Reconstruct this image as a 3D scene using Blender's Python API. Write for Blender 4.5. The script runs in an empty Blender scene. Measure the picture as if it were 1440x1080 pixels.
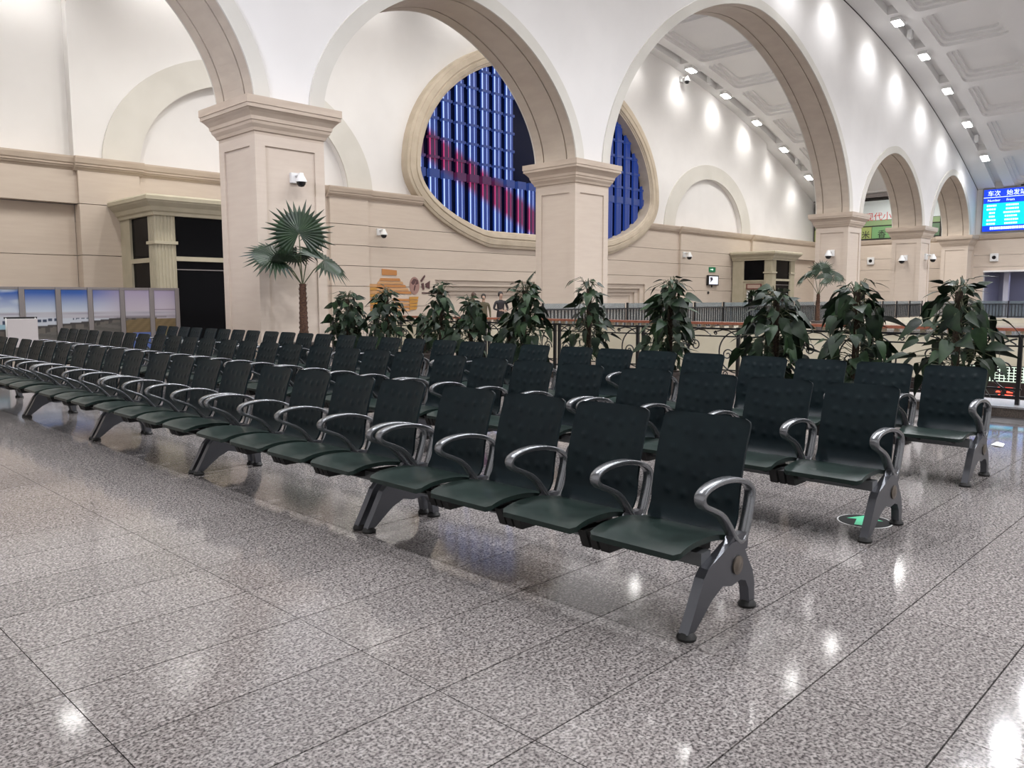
import bpy, bmesh, math, random
from mathutils import Vector, Matrix
R = math.radians
PI = math.pi
random.seed(7)
S = bpy.context.scene
COL = S.collection

# ------------------------------------------------------------------ camera
H = 1.47
YAW, PIT, ROL, FPX = R(44.2748), R(-5.9898), R(-0.115), 1128.0
cf = Vector((math.cos(YAW)*math.cos(PIT), math.sin(YAW)*math.cos(PIT), math.sin(PIT)))
r0 = Vector((math.sin(YAW), -math.cos(YAW), 0)); u0 = r0.cross(cf)
cr = r0*math.cos(ROL)+u0*math.sin(ROL); cu = -r0*math.sin(ROL)+u0*math.cos(ROL)
cam_d = bpy.data.cameras.new('camera'); cam = bpy.data.objects.new('camera', cam_d); COL.objects.link(cam)
cam.matrix_world = Matrix(((cr.x, cu.x, -cf.x, 0), (cr.y, cu.y, -cf.y, 0), (cr.z, cu.z, -cf.z, H), (0, 0, 0, 1)))
cam_d.sensor_fit = 'HORIZONTAL'; cam_d.sensor_width = 36.0; cam_d.lens = 36.0*FPX/1440.0
cam_d.clip_start = 0.05; cam_d.clip_end = 400
S.camera = cam

# ------------------------------------------------------------------ view, world, lights
S.view_settings.view_transform = 'Standard'; S.view_settings.look = 'None'
S.view_settings.exposure = 0.0; S.view_settings.gamma = 1.0
S.view_settings.use_curve_mapping = False
W = bpy.data.worlds.new('night'); S.world = W; W.use_nodes = True
W.node_tree.nodes['Background'].inputs[0].default_value = (0.02, 0.03, 0.06, 1)
W.node_tree.nodes['Background'].inputs[1].default_value = 0.3

CX = 34.6                                     # vault axis
def vz(x): return 17.63-0.0063*(x-CX)**2      # vault height
LX = [CX+s*d for d in (2.4, 7.15, 12.7, 17.2, 21.8, 26.3, 30.9) for s in (-1, 1)]
LX.sort()
WARM = (1.0, 0.975, 0.945); COOL = (0.96, 0.965, 1.0)
P_WASH, P_DOWN, P_BACK = 350.0, 2000.0, 1150.0
def spot(name, loc, target, power, angle, blend, col, radius=0.12):
    l = bpy.data.lights.new(name, 'SPOT'); l.energy = power; l.color = col
    l.spot_size = R(angle); l.spot_blend = blend; l.shadow_soft_size = radius
    o = bpy.data.objects.new(name, l); COL.objects.link(o); o.location = loc
    o.rotation_euler = (Vector(target)-Vector(loc)).to_track_quat('-Z', 'Y').to_euler()
    return o
for x in LX:                                  # the vault's real fixtures: wall washers before both end walls
    spot('wash_light', (x, 16.62, vz(x)-0.45), (x, 18.2, vz(x)-4.2), P_WASH, 120, 1.0, COOL, .3)
    spot('wash_light', (x, 29.5, vz(x)-0.45), (x, 31.0, vz(x)-4.2), P_WASH*0.66, 120, 1.0, WARM, .3)
for x in LX:
    spot('down_and_fill_light', (x, 7.4, vz(x)-0.4), (x, 7.4, 0), P_DOWN, 150, 0.6, COOL, 0.25)
    spot('down_and_fill_light', (x, -5.0, vz(x)-0.4), (x, -5.0, 0), P_DOWN*0.8, 150, 0.6, COOL, 0.25)  # unseen row without fixtures, added for ambient light
    spot('down_and_fill_light', (x, 23.2, vz(x)-0.4), (x, 23.2, 0), P_BACK, 150, 0.6, WARM, 0.25)  # unseen row without fixtures, added to brighten the back bay
for y in (10.5, 13.5):                        # unseen cool spots added at the side wall to brighten the first arch
    spot('arch_fill_light', (-2.4, y, 8.0), (10.0, 19.3, 6.2), 1900, 50, 0.8, (.80, .83, 1.0), .3)
# cool light inside the dim entrance under the departure screen
al = bpy.data.lights.new('entrance_light', 'AREA'); al.energy = 45; al.size = 2.5; al.color = (0.62, 0.66, 1.0)
ao = bpy.data.objects.new('entrance_light', al); COL.objects.link(ao); ao.location = (72.0, 14.5, 3.3)

# ------------------------------------------------------------------ materials
def mat(name, col, rough=0.5, metal=0.0, spec=0.5, emit=None, estr=0.0):
    m = bpy.data.materials.new(name); m.use_nodes = True
    b = m.node_tree.nodes['Principled BSDF']
    b.inputs['Base Color'].default_value = (*col, 1); b.inputs['Roughness'].default_value = rough
    b.inputs['Metallic'].default_value = metal; b.inputs['Specular IOR Level'].default_value = spec
    if emit:
        b.inputs['Emission Color'].default_value = (*emit, 1); b.inputs['Emission Strength'].default_value = estr
    return m
def nd(m, t, **k):
    n = m.node_tree.nodes.new(t)
    for a, v in k.items(): setattr(n, a, v)
    return n
def lk(m, a, b): m.node_tree.links.new(a, b)
def vary(m, c1, c2, scale, stretch=(1, 1, 1), detail=3, lo=0.35, hi=0.65, bump=0.0):
    b = m.node_tree.nodes['Principled BSDF']
    g = nd(m, 'ShaderNodeNewGeometry'); mp = nd(m, 'ShaderNodeMapping'); mp.inputs['Scale'].default_value = stretch
    n = nd(m, 'ShaderNodeTexNoise'); n.inputs['Scale'].default_value = scale; n.inputs['Detail'].default_value = detail
    r = nd(m, 'ShaderNodeValToRGB')
    r.color_ramp.elements[0].position = lo; r.color_ramp.elements[0].color = (*c1, 1)
    r.color_ramp.elements[1].position = hi; r.color_ramp.elements[1].color = (*c2, 1)
    lk(m, g.outputs['Position'], mp.inputs[0]); lk(m, mp.outputs[0], n.inputs['Vector'])
    lk(m, n.outputs[0], r.inputs[0]); lk(m, r.outputs[0], b.inputs['Base Color'])
    if bump:
        bp = nd(m, 'ShaderNodeBump'); bp.inputs['Strength'].default_value = bump; bp.inputs['Distance'].default_value = 0.01
        lk(m, n.outputs[0], bp.inputs['Height']); lk(m, bp.outputs[0], b.inputs['Normal'])
    return m
M = {}
M['white'] = vary(mat('white_plaster', (.82, .8, .775), .75, spec=.2), (.745, .73, .715), (.785, .77, .755), .5)
M['band'] = vary(mat('grey_plaster', (.7, .68, .63), .75, spec=.2), (.61, .59, .54), (.655, .635, .585), .7)
M['ceil'] = vary(mat('ceiling_plaster', (.74, .73, .72), .8, spec=.2), (.725, .718, .71), (.755, .748, .738), .4)
M['soffit'] = vary(mat('soffit_stone', (.52, .45, .38), .6, spec=.3), (.50, .43, .36), (.55, .48, .4), 1.2, (1, 1, 3))
M['stone'] = vary(mat('beige_stone', (.60, .51, .43), .45, spec=.35), (.588, .498, .418), (.615, .528, .444), 1.1, (1, 1, 9), 4)
M['stonecap'] = vary(mat('cornice_stone', (.52, .43, .35), .45, spec=.35), (.49, .4, .32), (.55, .46, .375), 1.1, (1, 1, 6), 4)
M['kiosk'] = vary(mat('kiosk_stone', (.46, .42, .31), .5, spec=.3), (.44, .40, .295), (.49, .445, .335), 2)
M['winframe'] = vary(mat('window_stone', (.52, .44, .34), .5, spec=.3), (.48, .405, .31), (.56, .48, .375), 1.4)
M['cream'] = vary(mat('cream_stone', (.66, .61, .48), .5, spec=.3), (.63, .58, .45), (.69, .64, .51), 2)
M['dark'] = mat('black_glass', (.005, .005, .006), .1, spec=.05)
M['darkgap'] = mat('gap_shade_and_dark_parts', (.03, .028, .026), .8)  # near-black: painted shade of the vault gap, also dark sign parts
M['iron'] = mat('black_iron', (.012, .012, .013), .4, spec=.5)
M['brownstone'] = vary(mat('dark_granite', (.16, .13, .11), .15, spec=.5), (.12, .1, .09), (.2, .165, .14), 60)
M['curbtop'] = vary(mat('curb_granite', (.45, .44, .45), .2, spec=.5), (.38, .37, .38), (.52, .51, .52), 80)
M['metal'] = mat('grey_cast_metal', (.12, .125, .14), .34, .75)
M['alu'] = mat('polished_arm', (.23, .24, .255), .27, .8)
M['beam'] = mat('beam_paint', (.10, .105, .11), .4, .3)
M['rubber'] = mat('foot_rubber', (.012, .012, .012), .6)
M['hub'] = mat('hub_metal', (.17, .145, .12), .35, .7)
M['seat'] = vary(mat('green_seat', (.016, .028, .025), .34, spec=.22), (.014, .025, .022), (.019, .032, .028), 6)
M['back'] = vary(mat('dark_back', (.007, .014, .016), .42, spec=.14), (.006, .0125, .0165), (.009, .0175, .021), 6)
M['leaf'] = vary(mat('leaf_green', (.035, .075, .03), .45, spec=.25), (.006, .013, .008), (.020, .038, .018), 5)
M['leaf2'] = vary(mat('leaf_green_light', (.05, .11, .04), .45, spec=.25), (.010, .025, .012), (.030, .060, .024), 5)
M['coir'] = vary(mat('coir_pole', (.035, .022, .014), .9), (.02, .013, .009), (.055, .035, .02), 40, bump=.6)
M['stem'] = mat('plant_stem', (.06, .07, .03), .6)
M['palm'] = vary(mat('palm_green', (.02, .05, .02), .4), (.008, .02, .009), (.02, .044, .018), 4)
M['trunk'] = vary(mat('palm_trunk', (.08, .04, .025), .9), (.045, .022, .015), (.12, .06, .035), 20, (1, 1, 3), bump=.8)
M['pot'] = mat('glazed_pot', (.12, .10, .09), .3)
M['soil'] = mat('potting_soil', (.025, .018, .012), .95)
M['wood'] = vary(mat('red_wood_rail', (.28, .10, .06), .25), (.25, .085, .055), (.32, .12, .07), 6, (6, 1, 6))
M['plastic'] = mat('white_plastic', (.75, .75, .74), .35)
M['lens'] = mat('dark_dome', (.01, .01, .012), .1)
M['frame'] = mat('grey_aluminium', (.27, .245, .24), .4, .4)
M['lamp'] = mat('lamp_glow', (1, 1, 1), .5, emit=(1, .98, .95), estr=30)
M['paper'] = mat('white_paper', (.8, .8, .78), .7)

def granite():
    m = mat('granite_floor', (.45, .43, .42), .085, spec=.5)
    b = m.node_tree.nodes['Principled BSDF']
    g = nd(m, 'ShaderNodeNewGeometry')
    n1 = nd(m, 'ShaderNodeTexNoise'); n1.inputs['Scale'].default_value = 85; n1.inputs['Detail'].default_value = 2.5
    n2 = nd(m, 'ShaderNodeTexNoise'); n2.inputs['Scale'].default_value = 36; n2.inputs['Detail'].default_value = 2
    n3 = nd(m, 'ShaderNodeTexVoronoi'); n3.inputs['Scale'].default_value = 110
    for n in (n1, n2, n3): lk(m, g.outputs['Position'], n.inputs['Vector'])
    r1 = nd(m, 'ShaderNodeValToRGB')
    e = r1.color_ramp.elements
    e[0].position = .385; e[0].color = (.09, .085, .085, 1); e[1].position = .50; e[1].color = (.29, .273, .268, 1)
    x = e.new(.62); x.color = (.40, .38, .372, 1)
    r2 = nd(m, 'ShaderNodeValToRGB')
    r2.color_ramp.elements[0].position = .38; r2.color_ramp.elements[0].color = (.62, .59, .59, 1)
    r2.color_ramp.elements[1].position = .62; r2.color_ramp.elements[1].color = (1, .985, .97, 1)
    mx = nd(m, 'ShaderNodeMix', data_type='RGBA', blend_type='MULTIPLY'); mx.inputs[0].default_value = 1
    lk(m, n1.outputs[0], r1.inputs[0]); lk(m, n2.outputs[0], r2.inputs[0])
    lk(m, r1.outputs[0], mx.inputs[6]); lk(m, r2.outputs[0], mx.inputs[7])
    oi = nd(m, 'ShaderNodeObjectInfo'); mr = nd(m, 'ShaderNodeMapRange')
    mr.inputs[3].default_value = .9; mr.inputs[4].default_value = 1.06
    lk(m, oi.outputs['Random'], mr.inputs[0])
    hs = nd(m, 'ShaderNodeHueSaturation'); lk(m, mr.outputs[0], hs.inputs['Value']); lk(m, mx.outputs[2], hs.inputs['Color'])
    lk(m, hs.outputs[0], b.inputs['Base Color'])
    return m
M['granite'] = granite()
M['joint'] = mat('floor_joint', (.05, .045, .045), .6)

# ------------------------------------------------------------------ mesh helpers
class MB:
    def __init__(s): s.v = []; s.f = []; s.m = []; s.cur = 0
    def add(s, vs, fs):
        o = len(s.v); s.v += [tuple(p) for p in vs]
        for f in fs: s.f.append([i+o for i in f]); s.m.append(s.cur)
        return s
    def box(s, a, b):
        x0, y0, z0 = a; x1, y1, z1 = b
        return s.add([(x0, y0, z0), (x1, y0, z0), (x1, y1, z0), (x0, y1, z0), (x0, y0, z1), (x1, y0, z1), (x1, y1, z1), (x0, y1, z1)],
                     [(3, 2, 1, 0), (4, 5, 6, 7), (0, 1, 5, 4), (1, 2, 6, 5), (2, 3, 7, 6), (3, 0, 4, 7)])
    def rings(s, rings, closed=True, cap=True):
        n = len(rings[0]); vs = [p for r in rings for p in r]; fs = []
        for i in range(len(rings)-1):
            for j in range(n if closed else n-1):
                k = (j+1) % n
                fs.append((i*n+j, i*n+k, (i+1)*n+k, (i+1)*n+j))
        if cap and closed:
            fs.append(tuple(reversed(range(n)))); fs.append(tuple((len(rings)-1)*n+j for j in range(n)))
        return s.add(vs, fs)
    def lathe(s, prof, n=16, c=(0, 0, 0)):
        return s.rings([[(c[0]+r*math.cos(2*PI*j/n), c[1]+r*math.sin(2*PI*j/n), c[2]+z) for j in range(n)] for r, z in prof])
    def tube(s, pts, r, n=6, closed=False, ref=None):
        pts = [Vector(p) for p in pts]; rings = []; L = len(pts); prev = None
        for i, p in enumerate(pts):
            a = pts[i-1] if (i or closed) else p; b = pts[(i+1) % L] if (i < L-1 or closed) else p
            t = (b-a).normalized() if (b-a).length > 1e-9 else Vector((0, 0, 1))
            if prev is None: prev = (ref or Vector((0, 0, 1)) if abs(t.z) < .95 else Vector((1, 0, 0)))
            nx = (prev-t*prev.dot(t)).normalized(); prev = nx; ny = t.cross(nx)
            rr = r(i/(L-1)) if callable(r) else r
            rings.append([p+nx*rr*math.cos(2*PI*j/n)+ny*rr*math.sin(2*PI*j/n) for j in range(n)])
        if closed: rings.append(rings[0])
        return s.rings(rings, cap=not closed)
    def prism(s, outline, y0, y1):           # outline in (x, z), extruded along y
        n = len(outline)
        return s.add([(x, y0, z) for x, z in outline]+[(x, y1, z) for x, z in outline],
                     [tuple(range(n)), tuple(reversed(range(n, 2*n)))]+[(i, i+n, (i+1) % n+n, (i+1) % n) for i in range(n)])
    def mesh(s, name, mats, smooth=False):
        me = bpy.data.meshes.new(name); me.from_pydata(s.v, [], s.f)
        for m in (mats if isinstance(mats, (list, tuple)) else [mats]): me.materials.append(m)
        me.polygons.foreach_set('material_index', s.m)
        bm = bmesh.new(); bm.from_mesh(me); bmesh.ops.recalc_face_normals(bm, faces=bm.faces); bm.to_mesh(me); bm.free()
        if smooth:
            me.polygons.foreach_set('use_smooth', [True]*len(me.polygons))
            try: me.set_sharp_from_angle(angle=R(smooth if smooth > 1 else 40))
            except Exception: pass
        me.update()
        return me
    def build(s, name, mats, parent=None, smooth=False, loc=None):
        return link(name, s.mesh(name, mats, smooth), parent, loc)
def link(name, me, parent=None, loc=None):
    o = bpy.data.objects.new(name, me); COL.objects.link(o)
    if parent: o.parent = parent
    if loc: o.location = loc
    return o
def thing(name, label, cat, loc=(0, 0, 0), rz=0.0, group=None):
    o = bpy.data.objects.new(name, None); COL.objects.link(o); o.location = loc; o.rotation_euler = (0, 0, rz)
    o.empty_display_size = .1
    return tag(o, label, cat, group)
def tag(o, label, cat, group=None):
    o['label'] = label; o['category'] = cat
    if group: o['group'] = group
    return o
def struct(o, label=None):
    o['kind'] = 'structure'
    if label: o['label'] = label
    return o
def sroot(name, label=None):
    o = bpy.data.objects.new(name, None); COL.objects.link(o); o.empty_display_size = .1
    return struct(o, label)
def stuff(o): o['kind'] = 'stuff'; return o
def bevel(o, w, seg=2):
    b = o.modifiers.new('bevel', 'BEVEL'); b.width = w; b.segments = seg; b.limit_method = 'ANGLE'; return o
def proj(x, y, z):
    d = Vector((x, y, z-H)); k = d.dot(cf)
    return (720+FPX*d.dot(cr)/k, 540-FPX*d.dot(cu)/k) if k > .05 else None

# ------------------------------------------------------------------ floor
PX, PY, OX, OY = .9965, .4968, .882, .734
floor = MB().box((-3, -14, -.3), (11.5, 31.3, -.012)).build('floor', M['joint']); struct(floor, 'polished speckled granite floor of the waiting hall')
gx, gy = .002, .0032
def tile_mb(mb, x, y): return mb.box((x+gx, y+gy, -.012), (x+PX-gx, y+PY-gy, 0))
cells = []
for i in range(-4, 11):
    for j in range(-31, 62):
        x, y = OX+i*PX, OY+j*PY
        if x < -3 or x+PX > 11.5 or y+PY > 31: continue
        pr = [proj(x+a*PX, y+b*PY, 0) for a in (0, 1) for b in (0, 1)]
        vis = [p for p in pr if p and -30 < p[0] < 1470 and -30 < p[1] < 1110]
        size = 0
        if vis and all(pr):
            size = (max(p[0] for p in pr)-min(p[0] for p in pr))*(max(p[1] for p in pr)-min(p[1] for p in pr))
        cells.append((size, x, y))
cells.sort(reverse=True)
tile_me = tile_mb(MB(), 0, 0).mesh('floor_tile', M['granite'])
for s_, x, y in cells[:290]: link('floor_tile', tile_me, floor, (x, y, 0))
mb = MB()
for s_, x, y in cells[290:]: tile_mb(mb, x, y)
# cut strip of tiles along the curb
for j in range(-31, 62):
    y = OY+j*PY
    if y+PY < 31: mb.box((OX+10*PX+PX-gx*0+.0, y+gy, -.012), (11.5, y+PY-gy, 0)) if OX+11*PX < 11.5 else None
stuff(mb.build('distant_floor_tiles', M['granite'], floor))
MB().box((18, -14, -.3), (70, 31.3, 0)).build('floor_slab', M['granite'], floor)
MB().box((11.5, 24, -.3), (18, 31.3, 0)).build('floor_slab', M['granite'], floor)
MB().box((11.5, -14, -4.2), (18.2, 24, -4)).build('lower_floor', M['granite'], floor)
MB().box((17.9, -14, -4), (18.0, 24, -.3)).build('void_wall', M['stone'], floor)
MB().box((11.3, -14, -4), (11.5, 24, -.31)).build('void_wall', M['stone'], floor)
curb = MB().box((11.5, -14, -.3), (12.35, 18.15, .10)).build('curb', M['brownstone']); struct(curb, 'dark granite curb under the iron fence'); curb.name = 'trim_1'
MB().box((11.49, -14, .10), (12.36, 18.15, .125)).build('curb_top', M['curbtop'], curb)

# ------------------------------------------------------------------ arcade wall
YF, YB, ZS = 18.2, 20.05, 6.27
ARCH = [(5.38, 4.46, 3.95), (16.79, 5.03, 4.05), (34.6, 10.9, 8.1), (52.48, 5.1, 4.05), (63.85, 4.35, 3.95)]
EXP = 2/1.75
def apt(c, a, b, t):
    ct, st = math.cos(t), max(0, math.sin(t))
    return (c+a*math.copysign(abs(ct)**EXP, ct), ZS+b*st**EXP)
def arch_pts(c, a, b, n=56): return [apt(c, a, b, PI-PI*i/n) for i in range(n+1)]
cols = []
cols.append((-3.0, ZS)); cols.append((ARCH[0][0]-ARCH[0][1], ZS))
for c, a, b in ARCH: cols += arch_pts(c, a, b)
cols.append((69.9, ZS))
arc = MB()
vs = []; fs = []
for x, z in cols:
    zt = vz(x)+.3
    vs += [(x, YF, z), (x, YF, zt), (x, YB, z), (x, YB, zt)]
for i in range(len(cols)-1):
    a, b = i*4, i*4+4
    fs += [(a, b, b+1, a+1), (a+2, a+3, b+3, b+2)]
wall_arc = arc.add(vs, fs).build('wall_arcade', M['white']); struct(wall_arc, 'white plastered arcade wall with round arches on stone piers')
prof = [(YF, 0), (YF+.36, 0), (YF+.36, .06), (YF+.42, .06), (YF+.42, 0), (YB-.42, 0), (YB-.42, .06), (YB-.36, .06), (YB-.36, 0), (YB, 0)]
for c, a, b in ARCH:
    n = 56; rings = []
    for i in range(n+1):
        t = PI-PI*i/n
        rings.append([(*[apt(c, a+e, b+e, t)[0]], y, apt(c, a+e, b+e, t)[1]) for y, e in prof])
    MB().rings(rings, closed=False).build('arch_soffit', M['soffit'], wall_arc)
    for y0, y1 in ((YF-.05, YF+.01), (YB-.01, YB+.05)):
        rings = []
        for i in range(n+1):
            t = PI-PI*i/n
            p, q = apt(c, a, b, t), apt(c, a+.42, b+.42, t)
            q = (max(q[0], -2.9), q[1])
            rings.append([(p[0], y1, p[1]), (p[0], y0, p[1]), (q[0], y0, q[1]), (q[0], y1, q[1])])
        MB().rings(rings).build('archivolt', M['band'], wall_arc)
# pillars with capitals
CAP = [(5.45, .0), (5.53, .0), (5.53, .035), (5.60, .06), (5.68, .12), (5.74, .135), (5.76, .16), (5.78, .16), (5.84, .17), (5.93, .24), (5.98, .29), (6.0, .30), (6.0, .325), (6.09, .325), (6.09, .345), (6.27, .345)]
def pillar(x0, x1, y0=YF, y1=YB):
    m = MB()
    zb, zt, br, dp = .55, 5.2, .27, .045
    cs = [(x0, y0), (x1, y0), (x1, y1), (x0, y1)]
    for k in range(4):
        a, b = Vector((*cs[k], 0)), Vector((*cs[(k+1) % 4], 0)); L = (b-a).length; d = (b-a)/L; nrm = Vector((d.y, -d.x, 0))
        if L < 1.1: br_ = .2
        else: br_ = br
        P = lambda s, z, e=0: tuple(a+d*s-nrm*e+Vector((0, 0, z)))
        o = [P(0, 0), P(L, 0), P(L, 5.45), P(0, 5.45)]; i = [P(br_, zb), P(L-br_, zb), P(L-br_, zt), P(br_, zt)]
        j = [P(br_, zb, dp), P(L-br_, zb, dp), P(L-br_, zt, dp), P(br_, zt, dp)]
        m.add(o+i+j, [(0, 1, 5, 4), (1, 2, 6, 5), (2, 3, 7, 6), (3, 0, 4, 7), (4, 5, 9, 8), (5, 6, 10, 9), (6, 7, 11, 10), (7, 4, 8, 11), (8, 9, 10, 11)])
    o = m.build('pillar', M['stone']); struct(o)
    rings = [[(x0-e, y0-e, z), (x1+e, y0-e, z), (x1+e, y1+e, z), (x0-e, y1+e, z)] for z, e in CAP]
    MB().rings(rings).build('trim_4', M['stonecap'])['kind'] = 'structure'
    rings = [[(x0-e, y0-e, z), (x1+e, y0-e, z), (x1+e, y1+e, z), (x0-e, y1+e, z)] for z, e in ((0, .08), (.3, .08), (.34, .05), (.4, .01))]
    MB().rings(rings).build('trim_5', M['stonecap'])['kind'] = 'structure'
    return o
PIL = [(-.9, .92), (9.84, 11.76), (21.82, 23.7), (45.5, 47.38), (57.58, 59.5), (68.2, 69.85)]
PLAB = ['beige stone pier at the start of the arcade', 'nearest beige stone pier with a white dome camera and a fan palm before it', 'beige stone pier in front of the round blue window',
        'beige stone pier at the far foot of the large arch', 'beige stone pier between the two small far arches', 'half pier where the arcade meets the screen wall']
for (a, b), l in zip(PIL, PLAB): pillar(a, b)['label'] = l
# dark strip painted as the shadow gap where wall meets vault
m = MB(); rings = []
for i in range(61):
    x = -3+72.9*i/60; z = vz(x)
    rings.append([(x, YF-.02, z-.05), (x, YF+.02, z-.05), (x, YF+.02, z+.06), (x, YF-.02, z+.06)])
struct(m.rings(rings).build('trim_2', M['darkgap']), 'dark strip as the shadow gap between arcade wall and vault')

# ------------------------------------------------------------------ far wall
YW = 30.6
WC, WZ = 34.3, 7.8
def win(x, a, bu, bl, flat):
    q = abs(x-WC)/a
    if q >= 1: return None
    s = math.sqrt(1-q*q); return (max(flat, WZ-bl*s), WZ+bu*s)
OUT = (10.3, 7.25, 4.1, 4.22); INN = (9.45, 6.4, 3.3, 5.03)
BL = [(16.45, 4.5, 3.65), (51.75, 4.6, 3.7)]
xs = set()
x = -3.0
while x < 69.9: xs.add(round(x, 3)); x += .5
for i in range(61): xs.add(round(WC+OUT[0]*math.cos(PI*i/60)*.9999, 4))
for c, a, b in BL:
    for i in range(41): xs.add(round(c+a*math.cos(PI*i/40), 4))
xs.update((9.75, 60.0, 69.9, 9.751, 60.001, WC-10.3005, WC+10.3005, WC-10.3012, WC+10.3012)); xs = sorted(xs)
def ywall(x): return YW if 9.75 < x <= 60.0 else 31.0
m = MB()
def strip(m, xs, lo, hi, yf):
    for a, b in zip(xs, xs[1:]):
        la, lb, ha, hb = lo(a), lo(b), hi(a), hi(b)
        if la is None or lb is None or ha is None or hb is None: continue
        if ha-la < 1e-3 and hb-lb < 1e-3: continue
        y = yf((a+b)/2)
        m.add([(a, y, la), (b, y, lb), (b, y, max(hb, lb)), (a, y, max(ha, la))], [(0, 1, 2, 3)])
def blind(x):
    for c, a, b in BL:
        if abs(x-c) <= a+1e-6: return 6.3+b*math.sqrt(max(0, 1-((x-c)/a)**2))
    return 6.25
def lo_white(x):
    w = win(x, *OUT)
    return w[1] if w else (WZ if abs(abs(x-WC)-10.3005) < 2e-4 else blind(x))
strip(m, xs, lo_white, lambda x: vz(x)+.3, ywall)
strip(m, xs, lambda x: 6.25, lambda x: max(6.25, win(x, *OUT)[0]) if win(x, *OUT) else (WZ if abs(abs(x-WC)-10.3005) < 2e-4 else None), ywall)
for q_ in (9.7505, 60.0005): m.add([(q_, YW, 6.25), (q_, 31.0, 6.25), (q_, 31.0, vz(q_)+.3), (q_, YW, vz(q_)+.3)], [(0, 1, 2, 3)])
wall_far = m.build('wall_back', M['white']); struct(wall_far, 'white upper part of the far wall with blind arches')
for c, a, b in BL:
    y = ywall(c)
    pts = [(c+a*math.cos(PI*i/40), 6.25+.05*(0 < i < 40)+b*math.sin(PI*i/40)) for i in range(41)]
    n = len(pts)
    MB().add([(p[0], y, p[1]) for p in pts]+[(p[0], y+.32, p[1]) for p in pts], [(i, i+1, i+n+1, i+n) for i in range(n-1)]+[tuple(range(n, 2*n))]).build('blind_arch_recess', M['white'], wall_far)
    rings = []
    for i in range(41):
        t = PI*i/40; p = (c+a*math.cos(t), 6.25+b*math.sin(t)); q = (c+(a+1.3)*math.cos(t), 6.25+(b+.98)*math.sin(t))
        rings.append([(p[0], y+.02, p[1]), (p[0], y-.06, p[1]), (q[0], y-.06, q[1]), (q[0], y+.02, q[1])])
    MB().rings(rings).build('archivolt', M['band'], wall_far)
# stone lower part in courses
YS = 30.3
stone = MB().box((-3, YS+.5, 0), (70, YS+.6, 4.2)).build('wall_back_base', M['stone']); struct(stone, 'beige stone lower part of the far wall in flat courses'); stone.name = 'wall_back_lower'
ZC = [0, 1.2, 2.1, 3.0, 3.9, 4.8, 5.96]
SEG = [(-3, -.7, -.4), (-.7, 9.7, 0), (9.7, 11.75, .16), (11.75, 19.7, 0), (19.7, 21.7, .16), (21.7, 34.6, 0), (34.6, 47.3, 0), (47.3, 49.3, .16), (49.3, 57.3, 0), (57.3, 59.4, .16), (59.4, 69.9, 0)]
NICH = [(25.7, 32.9, 2.45), (36.1, 43.4, 2.45)]
for x0, x1, pr in SEG:
    zc_ = [0, 3.05, 4.8, 5.96] if x1 <= 11.8 or x0 >= 57 else ZC
    for k in range(len(zc_)-1):
        z0, z1 = zc_[k], zc_[k+1]-(.022 if zc_[k+1] < 5.9 else 0)
        y = YS-pr
        rec = (x1 == 9.7 or x0 == 59.4) and z1 < 4.82
        if rec: y += .38
        sx = [x0+(x1-x0)*i/max(1, int((x1-x0)/.4)) for i in range(max(1, int((x1-x0)/.4))+1)]
        for nx0, nx1, nz in NICH:
            if x0 <= nx0 and nx1 <= x1: sx += [nx0, nx0+.001, nx1, nx1-.001]
        sx = sorted(sx); mm = MB()
        def hi(x):
            w = win(x, *OUT); return min(z1, w[0]+.1) if w else z1
        def lo(x):
            for nx0, nx1, nz in NICH:
                if nx0 < x < nx1: return max(z0, nz)
            return z0
        for a, b in zip(sx, sx[1:]):
            la, lb, ha, hb = lo(a), lo(b), hi(a), hi(b)
            if max(ha-la, hb-lb) < 1e-3: continue
            ha, hb = max(ha, la), max(hb, lb)
            mm.add([(a, y, la), (b, y, lb), (b, y, hb), (a, y, ha), (a, y+.5, la), (b, y+.5, lb), (b, y+.5, hb), (a, y+.5, ha)],
                   [(0, 1, 2, 3), (0, 4, 5, 1), (3, 2, 6, 7)]+([(0, 3, 7, 4)] if a == sx[0] else [])+([(1, 5, 6, 2)] if b == sx[-1] else []))
        if mm.f: mm.build('stone_course', M['stone'], stone)
for nx0, nx1, nz in NICH:
    MB().box((nx0-.2, YS+.42, 0), (nx1+.2, YS+.49, nz+.2)).build('niche_back', M['stone'], stone)
    for e, d in ((0, .1), (.38, .24), (.72, .36)):
        a, b, t = nx0+e, nx1-e, nz-e*.62
        w = .42
        MB().box((a, YS+d, 0), (a+w, YS+.45, t-.28)).box((b-w, YS+d, 0), (b, YS+.45, t-.28)).box((a, YS+d, t-.28), (b, YS+.45, t)).build('niche_frame', M['stone'], stone)
# cornice, broken by the window frame
CORN = [(5.90, 0), (5.96, .03), (6.0, .10), (6.06, .12), (6.06, .15), (6.14, .15), (6.14, .18), (6.30, .22), (6.36, .22), (6.36, 0)]
xl = WC-OUT[0]*math.sqrt(1-((WZ-6.1)/OUT[2])**2); xr = 2*WC-xl
cn = sroot('trim_3', 'beige stone cornice along the far wall')
for x0, x1, pr in SEG:
    for a, b in ((x0, min(x1, xl)), (max(x0, xr), x1)):
        if b-a > .05:
            MB().rings([[(xx, YS-pr-e, z) for z, e in CORN[:-1]]+[(xx, YS+.75, 6.36), (xx, YS+.75, 5.9)] for xx in (a-(.12 if pr > .1 else 0), b+(.12 if pr > .1 else 0))]).build('cornice', M['stonecap'], cn)

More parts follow.
